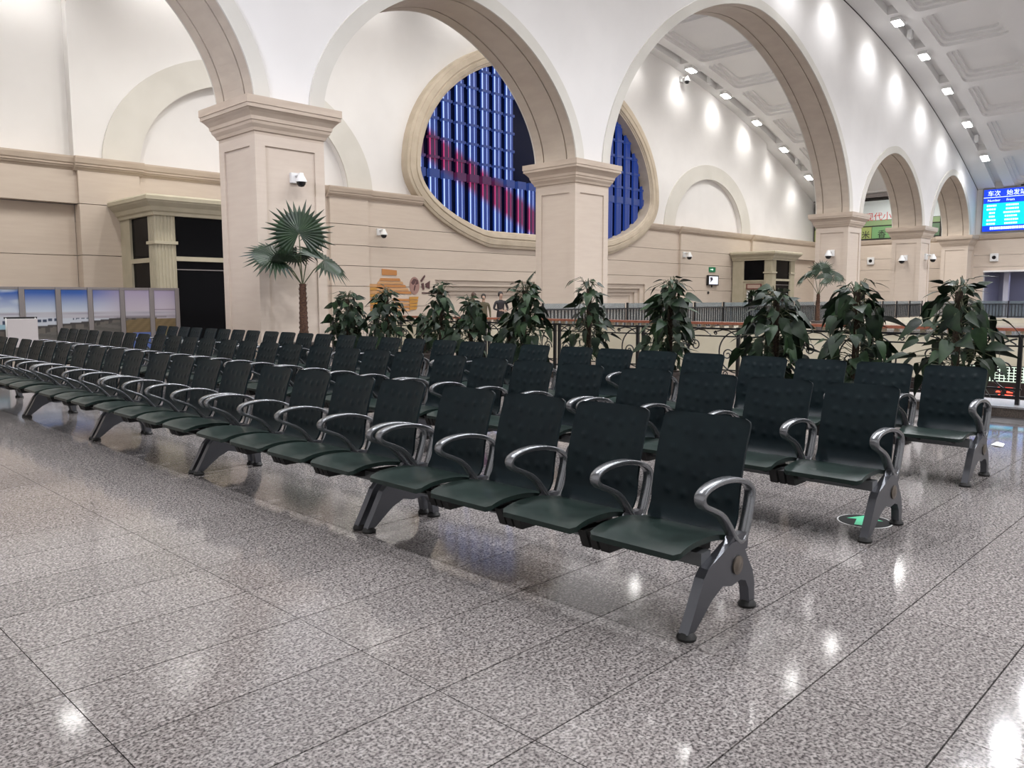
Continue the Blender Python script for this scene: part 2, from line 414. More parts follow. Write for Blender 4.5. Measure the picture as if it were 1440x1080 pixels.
# ------------------------------------------------------------------ round window
def ocurve(p, n=96):
    a, bu, bl, fl = p; r = []
    for i in range(n):
        t = 2*PI*i/n; s = math.sin(t)
        r.append((WC+a*math.cos(t), max(fl, WZ+(bu if s > 0 else bl)*s)))
    return r
oc, ic = ocurve(OUT), ocurve(INN)
wroot = sroot('window_1', 'great round window with a flat sill, lit blue, red reflection painted in')
FP = [(-.04, 30.95), (-.04, 30.15), (.06, 30.12), (.12, 30.12), (.14, 30.08), (.45, 30.06), (.5, 30.1), (.54, 30.1), (.58, 30.05), (.8, 30.08), (.84, 30.16), (.9, 30.16), (.94, 30.22), (1, 30.24), (1.0, 31.0), (.9, 31.0)]
vs = []; fs = []; n = len(oc); k = len(FP)
for i in range(n):
    for w, y in FP: vs.append((oc[i][0]*(1-w)+ic[i][0]*w, y, oc[i][1]*(1-w)+ic[i][1]*w))
for i in range(n):
    j = (i+1) % n
    for q in range(k-1): fs.append((i*k+q, i*k+q+1, j*k+q+1, j*k+q))
MB().add(vs, fs).build('window_frame', M['winframe'], wroot, smooth=30)
gm = mat('night_glass', (.003, .005, .022), .1, spec=.1)
MB().add([(p[0], 30.98, p[1]) for p in ocurve((9.6, 6.55, 3.45, 4.95))], [tuple(range(96))]).build('window_pane', gm, wroot)
def led_reflect(name, base, red, st):  # blue LED emission, with a red reflection painted in as a diagonal band
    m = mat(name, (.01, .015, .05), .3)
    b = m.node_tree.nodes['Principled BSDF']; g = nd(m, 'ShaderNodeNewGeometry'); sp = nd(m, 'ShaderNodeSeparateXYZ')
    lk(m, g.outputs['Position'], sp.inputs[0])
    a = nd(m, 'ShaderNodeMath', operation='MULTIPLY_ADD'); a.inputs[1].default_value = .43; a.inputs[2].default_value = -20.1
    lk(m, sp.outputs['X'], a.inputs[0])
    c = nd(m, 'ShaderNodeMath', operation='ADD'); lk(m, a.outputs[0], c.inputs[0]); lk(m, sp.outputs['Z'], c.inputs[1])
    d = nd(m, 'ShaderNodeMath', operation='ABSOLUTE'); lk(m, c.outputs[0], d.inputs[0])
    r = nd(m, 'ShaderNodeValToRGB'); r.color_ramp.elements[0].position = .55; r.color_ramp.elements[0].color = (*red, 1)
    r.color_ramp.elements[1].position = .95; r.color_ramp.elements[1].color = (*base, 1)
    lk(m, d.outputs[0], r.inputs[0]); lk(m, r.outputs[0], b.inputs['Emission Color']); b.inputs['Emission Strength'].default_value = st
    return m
L1 = led_reflect('led_fin', (.016, .05, .29), (.07, .006, .035), .7)
L2 = led_reflect('led_edge', (.42, .55, .95), (.42, .03, .12), 1.35)
L3 = led_reflect('led_tie', (.035, .07, .28), (.12, .015, .06), .6)
PAN = (9.58, 6.53, 3.43, 4.97)
x = 25.0
while x < 43.85:
    w, w0 = win(x+.2, *PAN), win(x-.06, *PAN)
    if w and w0:
        z0, z1 = max(w[0], w0[0]), min(w[1], w0[1])
        if 31.6 < x < 34.4: z1 = 7.75
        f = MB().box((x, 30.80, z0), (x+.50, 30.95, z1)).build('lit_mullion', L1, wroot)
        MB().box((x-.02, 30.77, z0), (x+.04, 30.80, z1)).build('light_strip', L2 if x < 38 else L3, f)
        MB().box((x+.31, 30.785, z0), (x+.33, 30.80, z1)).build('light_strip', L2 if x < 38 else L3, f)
        zz = 5.6; t = MB()
        while zz < z1-.2:
            big = abs(zz-7.46) < .1
            if zz > z0 and zz > 7: t.box((x-.07, 30.72, zz), (x+.56, 30.96, zz+(.40 if big else .12)))
            zz += .93
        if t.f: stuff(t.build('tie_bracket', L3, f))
    x += .885

# ------------------------------------------------------------------ other walls
rw = MB()
YO0, YO1, ZO = 9.0, 17.45, 3.52
rw.box((69.9, -14, 0), (70.2, YO0, 14)).box((69.9, YO0, ZO), (70.2, YO1, 14)).box((69.9, YO1, 0), (70.2, 31.3, 14))
wall_right = rw.build('wall_right', M['white']); struct(wall_right, 'end wall under the springing of the vault, holding the departure screen')
for y0, y1 in ((-14, YO0), (YO1, 20.05), (20.05, 31)):
    for k in range(6): MB().box((69.78, y0, ZC[k]), (69.9, y1, ZC[k+1]-.022)).build('stone_course', M['stone'], wall_right)
for k in range(4, 6): MB().box((69.78, YO0, ZC[k] if k > 3 else ZO), (69.9, YO1, ZC[k+1]-.022)).build('stone_course', M['stone'], wall_right)
MB().box((69.78, YO0, ZO+.1), (69.9, YO1, ZC[4]-.022)).build('stone_course', M['stone'], wall_right)
MB().box((69.66, YO0, ZO-.02), (69.95, YO1, ZO+.1)).build('trim_6', M['white'])['kind'] = 'structure'
for y0, y1 in ((-14, 18.2), (20.05, 31)):
    MB().rings([[(69.9-e, yy, z) for z, e in CORN[:-1]]+[(69.95, yy, 6.36), (69.95, yy, 5.9)] for yy in (y0, y1)]).build('cornice', M['stonecap'], cn)
bluegrey = mat('entrance_wall', (.30, .30, .37), .6)
er = MB().box((74.5, YO0-.5, 0), (74.7, YO1+.5, ZO+.1)).box((70.2, YO1, 0), (74.7, YO1+.2, ZO)).box((70.2, YO0-.2, 0), (74.7, YO0, ZO)).box((70.2, YO0, ZO+.1), (74.7, YO1, ZO+.3)).build('entrance_recess', bluegrey, wall_right)
MB().box((70.6, 15.9, 0), (71.0, 16.25, ZO+.1)).build('entrance_post', mat('entrance_post', (.42, .42, .5), .5), wall_right)
MB().box((70.2, YO0, -.3), (74.7, YO1, 0)).build('entrance_floor', M['granite'], wall_right)
wall_left = MB().box((-3.3, -14, 0), (-3, 31.3, 14)).build('wall_left', M['white']); struct(wall_left)
wall_front = MB().box((-3.3, -14.3, 0), (70.2, -14, 18)).build('wall_front', M['white']); struct(wall_front)

# ------------------------------------------------------------------ ceiling: vault, ribs, coffers
NV = 90
def vsheet(m, x0, x1, y0, y1, dz, th, step=.8):
    n = max(1, int((x1-x0)/step)); rings = []
    for i in range(n+1):
        x = x0+(x1-x0)*i/n; z = vz(x)+dz
        rings.append([(x, y0, z), (x, y1, z), (x, y1, z+th), (x, y0, z+th)])
    m.rings(rings)
ceil = MB(); vsheet(ceil, -3.3, 70.2, -14.3, 31.4, .46, .15); ceil = ceil.build('ceiling', M['ceil'], smooth=30); struct(ceil, 'coffered barrel vault over the hall')
def ribs(ya, yb, yc, yd, sl0, sl1, back):
    # ya..yb flat band by the wall, slots sl0..sl1 between lamps, yc..yd coffer span
    m = MB(); vsheet(m, -3.3, 70.2, ya, yb, 0, .5); m.build('vault_band', M['ceil'], ceil, smooth=30)
    lo_, hi_ = min(sl0, sl1), max(sl0, sl1)
    for i, x in enumerate(LX):
        m = MB(); vsheet(m, x-.75, x+.75, lo_, hi_, 0, .5, .3); m.build('slot_bridge', M['ceil'], ceil)
ribs(17.0, 18.2, 0, 0, 16.42, 17.0, False)
ribs(29.95, 31.2, 0, 0, 29.35, 29.95, True)
for y0, y1 in ((15.95, 16.42), (28.9, 29.35), (10.9, 12.0), (5.9, 6.9), (20.05, 22.2)):
    m = MB(); vsheet(m, -3.3, 70.2, y0, y1, 0, .5); m.build('vault_band', M['ceil'], ceil, smooth=30)
BX = [-3.3]+LX+[70.2]
def coffer(x0, x1, y0, y1):
    rr = .35; rings = []
    for ins, dz in ((0, .0), (.30, .0), (.30, .15), (.52, .15), (.52, .3), (.75, .3), (.75, .47)):
        a0, a1, b0, b1 = x0+ins, x1-ins, y0+ins*.85, y1-ins*.85
        r = rr if ins else 0.0; pts = []
        for cx, cy, q in ((a1-r, b1-r, 0), (a0+r, b1-r, 1), (a0+r, b0+r, 2), (a1-r, b0+r, 3)):
            for s_ in range(5):
                t = PI/2*q+PI/2*s_/4; pts.append((cx+r*math.cos(t), cy+r*math.sin(t)))
        L = []
        for i, p in enumerate(pts):            # long straight sides follow the curve of the vault
            q = pts[(i+1) % len(pts)]
            sub = 6 if i % 5 == 4 else 1
            for k_ in range(sub):
                xx = p[0]+(q[0]-p[0])*k_/sub; yy = p[1]+(q[1]-p[1])*k_/sub
                L.append((xx, yy, vz(xx)+dz))
        rings.append(L)
    MB().rings(rings, cap=False).build('coffer_frame', M['ceil'], ceil)
for i in range(len(BX)-1):
    x0, x1 = BX[i], BX[i+1]
    for y0, y1 in ((12.0, 15.95), (6.9, 10.9), (22.2, 28.9)):
        if x0 > 20: coffer(x0, x1, y0, y1)
ORD = ['first', 'second', 'third', 'fourth', 'fifth', 'sixth', 'seventh', 'eighth', 'ninth', 'tenth', 'eleventh', 'twelfth', 'thirteenth', 'fourteenth', 'fifteenth', 'sixteenth', 'seventeenth', 'eighteenth', 'nineteenth', 'twentieth']
house_me = None
def lamp(x, y, label, grp):
    global house_me, lens_me
    sl = math.atan(-.0126*(x-CX))
    if house_me is None:
        house_me = MB().box((-.38, -.26, -.16), (.38, .26, .06)).mesh('housing', M['plastic'])
        lens_me = MB().box((-.33, -.21, -.20), (.33, .21, -.16)).mesh('lamp_lens', M['lamp'])
    t = thing('ceiling_spotlight', label, 'ceiling light', (x, y, vz(x)-.04), 0, grp); t.rotation_euler = (0, -sl, 0)
    link('housing', house_me, t); link('lamp_lens', lens_me, t)
for i, x in enumerate(reversed(LX)):
    lamp(x, 16.7, 'square spotlight before the arcade wall, %s up from the departure screen' % ORD[i], 'spotlights along the arcade wall')
    lamp(x, 29.6, 'square spotlight before the far wall, %s up from the end wall' % ORD[i], 'spotlights along the far wall')
for i, x in enumerate(LX):
    lamp(x, 7.4, 'square downlight on the vault high above the seats, %s along the row' % ORD[i], 'downlights above the waiting area')
for x, y, l in ((49.3, 16.7, 'small white sensor in the ceiling slot between the upper spotlights by the arcade'), (63.2, 16.7, 'small white sensor in the ceiling slot just above the departure screen'),
                (49.6, 29.6, 'small white sensor in the far ceiling slot, upper one through the big arch'), (63.2, 29.6, 'small white sensor in the far ceiling slot, lower one beside the pier')):
    t = thing('ceiling_sensor', l, 'sensor', (x, y, vz(x)-.1), 0, 'ceiling sensors')
    MB().box((-.16, -.12, -.1), (.16, .12, .35)).build('body', M['plastic'], t)
    MB().lathe([(.0, -.16), (.08, -.15), (.1, -.1)], 10).build('cover', M['plastic'], t)

# ------------------------------------------------------------------ pavilions on the far wall
def pavilion(x0, x1, yf, label, right):
    t = thing('entrance_kiosk', label, 'kiosk', ((x0+x1)/2, 28.7, 0)); ox, oy = (x0+x1)/2, 28.7
    def B(name, a, b, m_, par=None): return MB().box((a[0]-ox, a[1]-oy, a[2]), (b[0]-ox, b[1]-oy, b[2])).build(name, m_, par or t)
    pr = [(4.28, .06), (4.38, .08), (4.42, .14), (4.55, .2), (4.68, .34), (4.74, .36), (4.74, .4), (4.86, .4), (4.92, .34)]
    rings = [[(x0-ox-e, yf-oy-e, z), (x1-ox+e, yf-oy-e, z), (x1-ox+e, 30.25-oy, z), (x0-ox-e, 30.25-oy, z)] for z, e in pr]
    MB().rings(rings).build('cornice', M['kiosk'], t)
    for px, lab in ((x0, 0), (x1-.68, 1)):       # fluted corner posts
        out = []
        for sx0, sy0, dx, dy in ((0, 0, 1, 0), (.68, 0, 0, 1), (.68, .6, -1, 0), (0, .6, 0, -1)):
            L = .68 if dx else .6
            for k_ in range(6):
                for f, d in ((k_+.2, 0), (k_+.3, .025), (k_+.7, .025), (k_+.8, 0)):
                    s_ = f/6*L; out.append((sx0+dx*s_-(dy*d), sy0+dy*s_+dx*d))
        p = MB().rings([[(px-ox+a, yf-oy+b, z) for a, b in out] for z in (0, 4.3)]).build('fluted_post', M['kiosk'], t)
        MB().box((px-ox-.05, yf-oy-.05, 3.34), (px-ox+.73, yf-oy+.65, 3.44)).build('collar', M['kiosk'], p)
    B('back_post', (x0, 29.3, 0), (x0+.5, 30.2, 4.3), M['kiosk']); B('back_post', (x1-.5, 29.3, 0), (x1, 30.2, 4.3), M['kiosk'])
    for a, b in ((x0+.08, x0+.2), (x1-.2, x1-.08)):
        far = (a > (x0+x1)/2)
        if right and not far:
            B('glazing', (a, yf+.6, 2.85), (b, 29.3, 4.28), M['dark']); B('side_wall', (a-.02, yf+.6, 0), (b, 29.3, 2.8), M['kiosk'])
            B('sill', (a-.08, yf+.6, 2.76), (b, 29.3, 2.86), M['kiosk'])
        else:
            B('glazing', (a, yf+.6, 2.9), (b, 29.3, 4.28), M['dark']); B('glazing', (a, yf+.6, 0), (b, 29.3, 2.75), M['dark'])
            B('transom', (a-.06, yf+.6, 2.75), (b, 29.3, 2.9), M['kiosk'])
    B('glazing', (x0+.68, yf+.12, 2.95), (x1-.68, yf+.2, 4.28), M['dark']); B('transom', (x0+.68, yf+.04, 2.80), (x1-.68, yf+.25, 2.95), M['kiosk'])
    B('glass_door', (x0+.68, yf+.12, 0), (x1-.68, yf+.2, 2.80), M['dark'])
    B('door_rail', (x0+.72, yf+.1, 2.5), (x1-.72, yf+.13, 2.53), M['frame'])
    B('core', (x0+.25, yf+.3, 0), (x1-.25, 30.15, 4.29), M['dark'])
    if right:
        B('door', (x0-.02, 27.9, 0), (x0+.1, 29.0, 2.1), M['plastic']); 
        for yy in (28.0, 28.5): B('door_pane', (x0-.03, yy, .5), (x0-.015, yy+.38, 1.95), M['dark'])
        sg = B('door_sign', (x0-.05, 27.85, 2.2), (x0, 29.05, 2.6), mat('maroon_sign', (.16, .05, .04), .5))
        B('sign_face', (x0-.055, 27.95, 2.27), (x0-.049, 28.95, 2.53), mat('sign_face', (.45, .34, .28), .5), sg)
    return t
pavilion(11.0, 14.6, 27.15, 'cream kiosk with fluted corner post and black glass behind the display boards', False)
pavilion(54.45, 58.1, 27.1, 'cream kiosk with a black window band and sign, beyond the far fence', True)

# ------------------------------------------------------------------ benches
def loop_sweep(path, hw, ht):
    # closed (u, z) path swept with a rounded section: hw(t) half width along v, ht half thickness
    n = len(path); rings = []
    for i, (a, b) in enumerate(path):
        p, q = path[i-1], path[(i+1) % n]; t = Vector((q[0]-p[0], q[1]-p[1])).normalized(); nn = Vector((-t.y, t.x))
        w = hw(i/n); L = []
        for sx, sy in ((-1, -.6), (-.8, -1), (.8, -1), (1, -.6), (1, .6), (.8, 1), (-.8, 1), (-1, .6)):
            L.append((a+nn.x*sy*ht, sx*w, b+nn.y*sy*ht))
        rings.append(L)
    rings.append(rings[0]); return rings
def smooth_path(p, it=2, closed=True):
    for _ in range(it):
        q = []
        for i in range(len(p) if closed else len(p)-1):
            a, b = p[i], p[(i+1) % len(p)]
            q += [(a[0]*.75+b[0]*.25, a[1]*.75+b[1]*.25), (a[0]*.25+b[0]*.75, a[1]*.25+b[1]*.75)]
        p = q if closed else [p[0]]+q+[p[-1]]
    return p
arm_path = smooth_path([(.40, .345), (.345, .42), (.27, .50), (.17, .545), (.095, .575), (.085, .62), (.16, .65), (.29, .658), (.42, .64), (.52, .60), (.545, .555), (.52, .46), (.475, .345)], 2)
arm_me = MB().rings(loop_sweep(arm_path, lambda t: .027, .0125), cap=False).mesh('armrest', M['alu'], 50)
armb = MB(); armb.prism([(.31, .30), (.49, .30), (.50, .37), (.46, .385), (.36, .385), (.31, .35)], -.02, .02)
armb_me = armb.mesh('arm_mount', M['metal'])
leg_out = [(-.028, .03), (.032, .03), (.09, .075), (.17, .135), (.26, .175), (.34, .155), (.42, .165), (.47, .15), (.50, .105), (.512, .03), (.562, .03), (.558, .12), (.535, .19), (.49, .25), (.455, .31), (.44, .36), (.33, .36), (.25, .33), (.13, .285), (.095, .25), (.03, .13)]
leg_me = MB().prism(leg_out, -.024, .024).mesh('leg', M['metal'])
pad_me = MB().lathe([(.0, 0), (.042, 0), (.045, .012), (.036, .026), (.028, .034), (0, .034)], 14).mesh('foot_pad', M['rubber'], 40)
hub = MB().rings([[(.385+r_*math.cos(2*PI*j/16), y, .245+r_*math.sin(2*PI*j/16)) for j in range(16)] for r_, y in ((.045, -.026), (.045, -.032), (.028, -.034), (.022, -.038))])
hub_me = hub.mesh('hub_cap', M['hub'], 40)
beam_me = MB().box((.14, .02, .285), (.22, 2.31, .345)).mesh('beam', M['beam'])
brk = MB().prism([(.02, .345), (.40, .335), (.40, .29), (.30, .285), (.10, .31), (.02, .335)], -.016, .016)
brk_me = brk.mesh('seat_bracket', M['rubber'])
cl_ = MB()
for a_, b_ in ((-.085, -.035), (-.02, .02), (.035, .085)): cl_.prism([(.06, .345), (.30, .345), (.27, .25), (.10, .25)], a_, b_)
clamp_me = cl_.mesh('beam_clamp', M['rubber'])
SW = .243
def pad(nu, nv, fn, th, corners, nrm_flat=False):
    # double-sided pad: fn(s,t) -> point ; s in -1..1 across, t in 0..1 along
    top = []; bot = []
    for j in range(nv+1):
        for i in range(nu+1):
            s, t = -1+2*i/nu, j/nv
            p, nn = fn(s, t); top.append(p); bot.append(tuple(Vector(p)-Vector(nn)*th))
    n = nu+1; m_ = MB(); N = len(top); fs = []
    for j in range(nv):
        for i in range(nu):
            a = j*n+i; fs.append((a, a+1, a+n+1, a+n)); fs.append((N+a, N+a+n, N+a+n+1, N+a+1))
    edge = [i for i in range(n)]+[j*n+nu for j in range(1, nv+1)]+[nv*n+i for i in range(nu-1, -1, -1)]+[j*n for j in range(nv-1, 0, -1)]
    for a, b in zip(edge, edge[1:]+edge[:1]): fs.append((a, N+a, N+b, b))
    return m_.add(top+bot, fs)
def half_w(d0, d1, w, r):                     # half width near rounded ends, distances to both ends
    d = min(d0, d1)
    return w if d >= r else w-r+math.sqrt(max(0, r*r-(r-d)**2))
def back_pt(s, t):
    Lz = .535; z = .365+Lz*t
    u = .455+.155*t+.03*(1-t)**2-.02*math.sin(PI*t)-.05*max(0, 1-t/.18)**2
    w = half_w(t*Lz, (1-t)*Lz, SW, .035); v = s*w
    b = 0
    for row in range(4):
        zt = .27+.19*row
        for k_ in range(5):
            bv = (-2+k_)*.086+(.016 if row % 2 else -.016)
            d2 = (v-bv)**2+((t-zt)*Lz+.012*math.cos(bv*14))**2
            if d2 < .0025: b += .0075*math.exp(-d2/(2*.0115**2))
    u2 = .022*(abs(s)**3)                       # slight wrap forward at the sides
    return (u-u2-b, v, z), (-.95, 0, .28)
backrest_me = pad(44, 46, back_pt, .016, 0).mesh('backrest', M['back'], 60)
def seat_pt(s, t):
    L = .525; u = -.045+L*t
    z = .392-.017*max(0, 1-t/.25)**2-.03*max(0, (t-.45)/.55)**2
    z += .016*abs(s)**2*math.sin(PI*min(1, t*1.25))-.010*(1-abs(s)**2)*math.sin(PI*t)
    w = half_w(t*L, (1-t)*L+.05, SW+.004, .022)
    return (u, s*w, z), (0, 0, 1)
seat_me = pad(16, 22, seat_pt, .026, 0).mesh('seat_pan', M['seat'], 60)
ROWS = [(2.93, 1.80, 6, 'front'), (4.905, 1.785, 7, 'middle'), (6.935, 1.776, 7, 'back')]
PITCH, ULEN = 2.432, 2.33
def bench(x, y, label, grp):
    t = thing('waiting_bench', label, 'bench', (x, y, 0), 0, grp)
    link('beam', beam_me, t)
    for v in (0.0, ULEN):
        l = link('leg', leg_me, t, (0, v, 0))
        link('foot_pad', pad_me, l, (0, 0, 0)); link('foot_pad', pad_me, l, (.537, 0, 0))
        if v == 0: link('hub_cap', hub_me, l)
    for k_ in range(5):
        a = link('armrest', arm_me, t, (0, min(ULEN-.002, max(.002, k_*ULEN/4)), 0)); link('arm_mount', armb_me, a)
    for k_ in range(4):
        v = .272+k_*ULEN/4
        link('seat_pan', seat_me, t, (0, v, 0)); link('backrest', backrest_me, t, (0, v, 0))
        link('seat_bracket', brk_me, t, (0, v-.13, 0)); link('seat_bracket', brk_me, t, (0, v+.13, 0))
    for k_ in (1, 2, 3): stuff(link('beam_clamp', clamp_me, t, (0, k_*ULEN/4, 0)))
for X, Y0, n, nm in ROWS:
    for k_ in range(n):
        bench(X, Y0+PITCH*k_, 'dark green four-seat metal bench in the %s row, %s from the aisle end' % (nm, ORD[k_]), 'benches in the %s row' % nm)

# ------------------------------------------------------------------ iron fence
FX = 11.75
BND = [-1.5, .455, 2.41, 4.365, 6.32, 8.28, 10.23, 12.18, 14.13, 16.08, 18.03]
fence = thing('iron_fence', 'black wrought iron fence with scrolls behind the potted climbers', 'fence', (FX, 8, 0.125))
def spiral(c, r, turns, a0, sgn=1, n=22):
    return [(c[0]+r*(1-.82*i/n)*math.cos(a0+sgn*2*PI*turns*i/n), c[1]+r*(1-.82*i/n)*math.sin(a0+sgn*2*PI*turns*i/n)) for i in range(n+1)]
def yz(p): return [(0, a, b) for a, b in p]
Lp = 1.955; hw = Lp/2-.06
scr_top = MB()
post_me = MB().box((-.024, -.024, -.05), (.024, .024, .885)).box((-.03, -.03, .875), (.03, .03, .895)).mesh('fence_post', M['iron'])
bar_me = MB().box((-.013, -.013, .09), (.013, .013, .865)).mesh('fence_bar', M['iron'])
rail_me = MB().box((-.02, -hw-.06, -.015), (.02, hw+.06, .015)).mesh('fence_rail', M['iron'])
thin_me = MB().box((-.012, -hw-.04, -.011), (.012, hw+.04, .011)).mesh('fence_rail', M['iron'])
def arc(c, r, a, b, n=18): return [(c[0]+r*math.cos(a+(b-a)*i/n), c[1]+r*math.sin(a+(b-a)*i/n)) for i in range(n+1)]
arc_me = {q_: MB().tube(yz(arc((0, 0), .34, PI/2+(.12 if q_ > 0 else -.12), (3*PI/2-.12 if q_ > 0 else -PI/2+.12), 20)), .012, 5, ref=Vector((1, 0, 0))).mesh('fence_ring', M['iron']) for q_ in (-1, 1)}
def scroll_mesh(s):
    m_ = MB().tube(yz([(s*.02, .30)]+spiral((s*.13, .33), .10, 1.4, PI if s > 0 else 0, -s)), .011, 5, ref=Vector((1, 0, 0)))
    return m_.mesh('fence_scroll', M['iron'])
sc_me = {s: scroll_mesh(s) for s in (-1, 1)}
sc2_me = {s: MB().tube(yz([(s*.42, -.045), (s*.3, .03), (s*.18, .045), (s*.02, .0)]+spiral((s*.06, -.01), .035, 1.2, PI/2, s, 10)), .010, 5, ref=Vector((1, 0, 0))).mesh('fence_scroll', M['iron']) for s in (-1, 1)}
sc3_me = {s: MB().tube(yz(spiral((s*.07, .05), .055, 1.3, -PI/2, s, 14)), .010, 5, ref=Vector((1, 0, 0))).mesh('fence_scroll', M['iron']) for s in (-1, 1)}
for a, b in zip(BND, BND[1:]):
    c = (a+b)/2-8
    for s in (-1, 1):
        link('fence_post', post_me, fence, (0, c+s*hw, 0))
        link('fence_ring', arc_me[s], fence, (0, c+s*hw, .50)); link('fence_scroll', sc3_me[-s], fence, (0, c+s*.16, .60))
        link('fence_scroll', sc_me[s], fence, (0, c, .26)); link('fence_scroll', sc_me[s], fence, (0, c+s*.28, .0))
        link('fence_scroll', sc_me[-s], fence, (0, c+s*.86, .12))
        link('fence_scroll', sc2_me[s], fence, (0, c, .81)); link('fence_scroll', sc2_me[s], fence, (0, c+s*.45, .81))
        for q in (.12, .36, .62): link('fence_scroll', sc3_me[s], fence, (0, c+s*q, .09)); 
    for q in (-.26, 0, .26): link('fence_bar', bar_me, fence, (0, c+q*2, 0)) if q == 0 else None
    link('fence_rail', rail_me, fence, (0, c, .872)); link('fence_rail', thin_me, fence, (0, c, .748)); link('fence_rail', rail_me, fence, (0, c, .095))
    link('fence_rail', thin_me, fence, (0, c, .20))

# ------------------------------------------------------------------ parapet with wooden rail across the void
par = thing('parapet_rail', 'cream parapet with red wooden handrail across the open void', 'balustrade', (18.0, 8, 0))
MB().box((-.08, -20, -.3), (.12, 15.9, .72)).build('parapet_wall', M['cream'], par)
MB().box((-.16, -20, .85), (.2, 15.9, .91)).build('handrail', M['wood'], par)
b_ = MB()
y = -19.9
while y < 15.8: b_.box((-.03, y, .72), (.05, y+.09, .85)); y += .26
stuff(b_.build('baluster', M['cream'], par))
led_red = mat('led_red', (.02, .005, .004), .5, emit=(1, .06, .03), estr=4)
led_white = mat('lattice_light', (.6, .65, .6), .5, emit=(.8, 1, .8), estr=.75)
tk = thing('ticker_sign', 'black ticker sign with glowing red characters below the parapet', 'sign', (17.88, 4.3, -.33))
MB().box((-.06, -2.2, -.17), (.01, 2.4, .17)).build('casing', mat('ticker_black', (.02, .012, .012), .4), tk)
g_ = MB()
y = 2.3
random.seed(3)
while y > -2.1:
    if random.random() < .8:
        for q in range(3):
            zz = -.09+.07*q; g_.box((-.066, y-.11, zz), (-.06, y-.11+random.choice((.07, .1, .13)), zz+.035))
    y -= .19
stuff(g_.build('glowing_text', led_red, tk))
lt = thing('light_lattice', 'white glowing lattice strip under the parapet above the ticker', 'lattice', (17.88, 3.65, .0))
g_ = MB()
for q in range(6): g_.box((-.03, -1.6, -.14+.056*q), (-.01, 1.0, -.128+.056*q))
for q in range(33): g_.box((-.035, -1.6+q*.081, -.14), (-.015, -1.588+q*.081, .15))
stuff(g_.build('lattice_bar', led_white, lt)); MB().box((-.005, -1.6, -.15), (.02, 1.0, .17)).build('lattice_panel', M['iron'], lt)

# ------------------------------------------------------------------ far glass and iron fence
glass = bpy.data.materials.new('railing_glass'); glass.use_nodes = True
gb = glass.node_tree.nodes['Principled BSDF']; gb.inputs['Base Color'].default_value = (.20, .25, .27, 1); gb.inputs['Roughness'].default_value = .05
gb.inputs['Alpha'].default_value = .5
def far_fence(x0, y0, x1, y1, label):
    L = math.hypot(x1-x0, y1-y0); rz = math.atan2(y1-y0, x1-x0)
    t = thing('glass_fence', label, 'fence', (x0, y0, 0), rz)
    n = int(L/2.4)+1; w = L/n
    MB().box((0, -.12, 0), (L, .12, .3)).build('plinth', M['cream'], t)
    MB().box((0, -.025, 1.12), (L, .025, 1.17)).build('top_rail', M['iron'], t); MB().box((0, -.02, .36), (L, .02, .40)).build('bottom_rail', M['iron'], t)
    for i in range(n+1): MB().box((i*w-.03, -.03, .3), (i*w+.03, .03, 1.36)).build('fence_post', M['iron'], t)
    for i in range(n):
        MB().box((i*w+.06, .06, .34), ((i+1)*w-.06, .075, 1.34)).build('glass_panel', glass, t)
        b_ = MB(); k_ = .2
        while k_ < w-.1: b_.box((i*w+k_-.016, -.016, .4), (i*w+k_+.016, .016, 1.12)); k_ += .18
        stuff(b_.build('fence_bar', M['iron'], t))
far_fence(19.5, 17.6, 56.5, 17.6, 'dark iron fence backed with glass panels along the foot of the arcade')
far_fence(57.0, 17.4, 57.0, -8, 'dark iron fence backed with glass panels in front of the screen wall')

# ------------------------------------------------------------------ plants
def leaf_mesh(name, m_, L=1.0, Wd=.62, droop=.3):
    ys = [0, .12, .32, .55, .8, 1.0]; ws = [.12, .42, .5, .38, .17, .0]
    v = []; f = []
    for y, w in zip(ys, ws):
        z = -droop*y*y
        v += [(-w*Wd, y-.05*(w > .3), z+.10*w), (0, y, z), (w*Wd, y-.05*(w > .3), z+.10*w)]
    for i in range(5):
        a = i*3
        f += [(a, a+1, a+4, a+3), (a+1, a+2, a+5, a+4)]
    return MB().add(v, f).mesh(name, m_, 80)
leafs = [leaf_mesh('leaf', M['leaf'], droop=.25), leaf_mesh('leaf', M['leaf'], Wd=.7, droop=.5), leaf_mesh('leaf', M['leaf2'], Wd=.55, droop=.35), leaf_mesh('leaf', M['leaf'], Wd=.42, droop=.3)]
def frame_mat(loc, d, up, sc, roll=0):
    d = d.normalized(); x = d.cross(up).normalized(); z = x.cross(d)
    mt = Matrix(((x.x, d.x, z.x), (x.y, d.y, z.y), (x.z, d.z, z.z))).to_4x4()
    return Matrix.Translation(loc) @ mt @ Matrix.Rotation(roll, 4, 'Y') @ Matrix.Scale(sc, 4)
pot_me = MB().lathe([(0, 0), (.14, 0), (.16, .02), (.21, .30), (.23, .31), (.23, .35), (.2, .35), (.19, .31)], 20).mesh('pot', M['pot'], 40)
soil_me = MB().lathe([(.0, .30), (.195, .31), (.0, .325)], 14).mesh('soil', M['soil'])
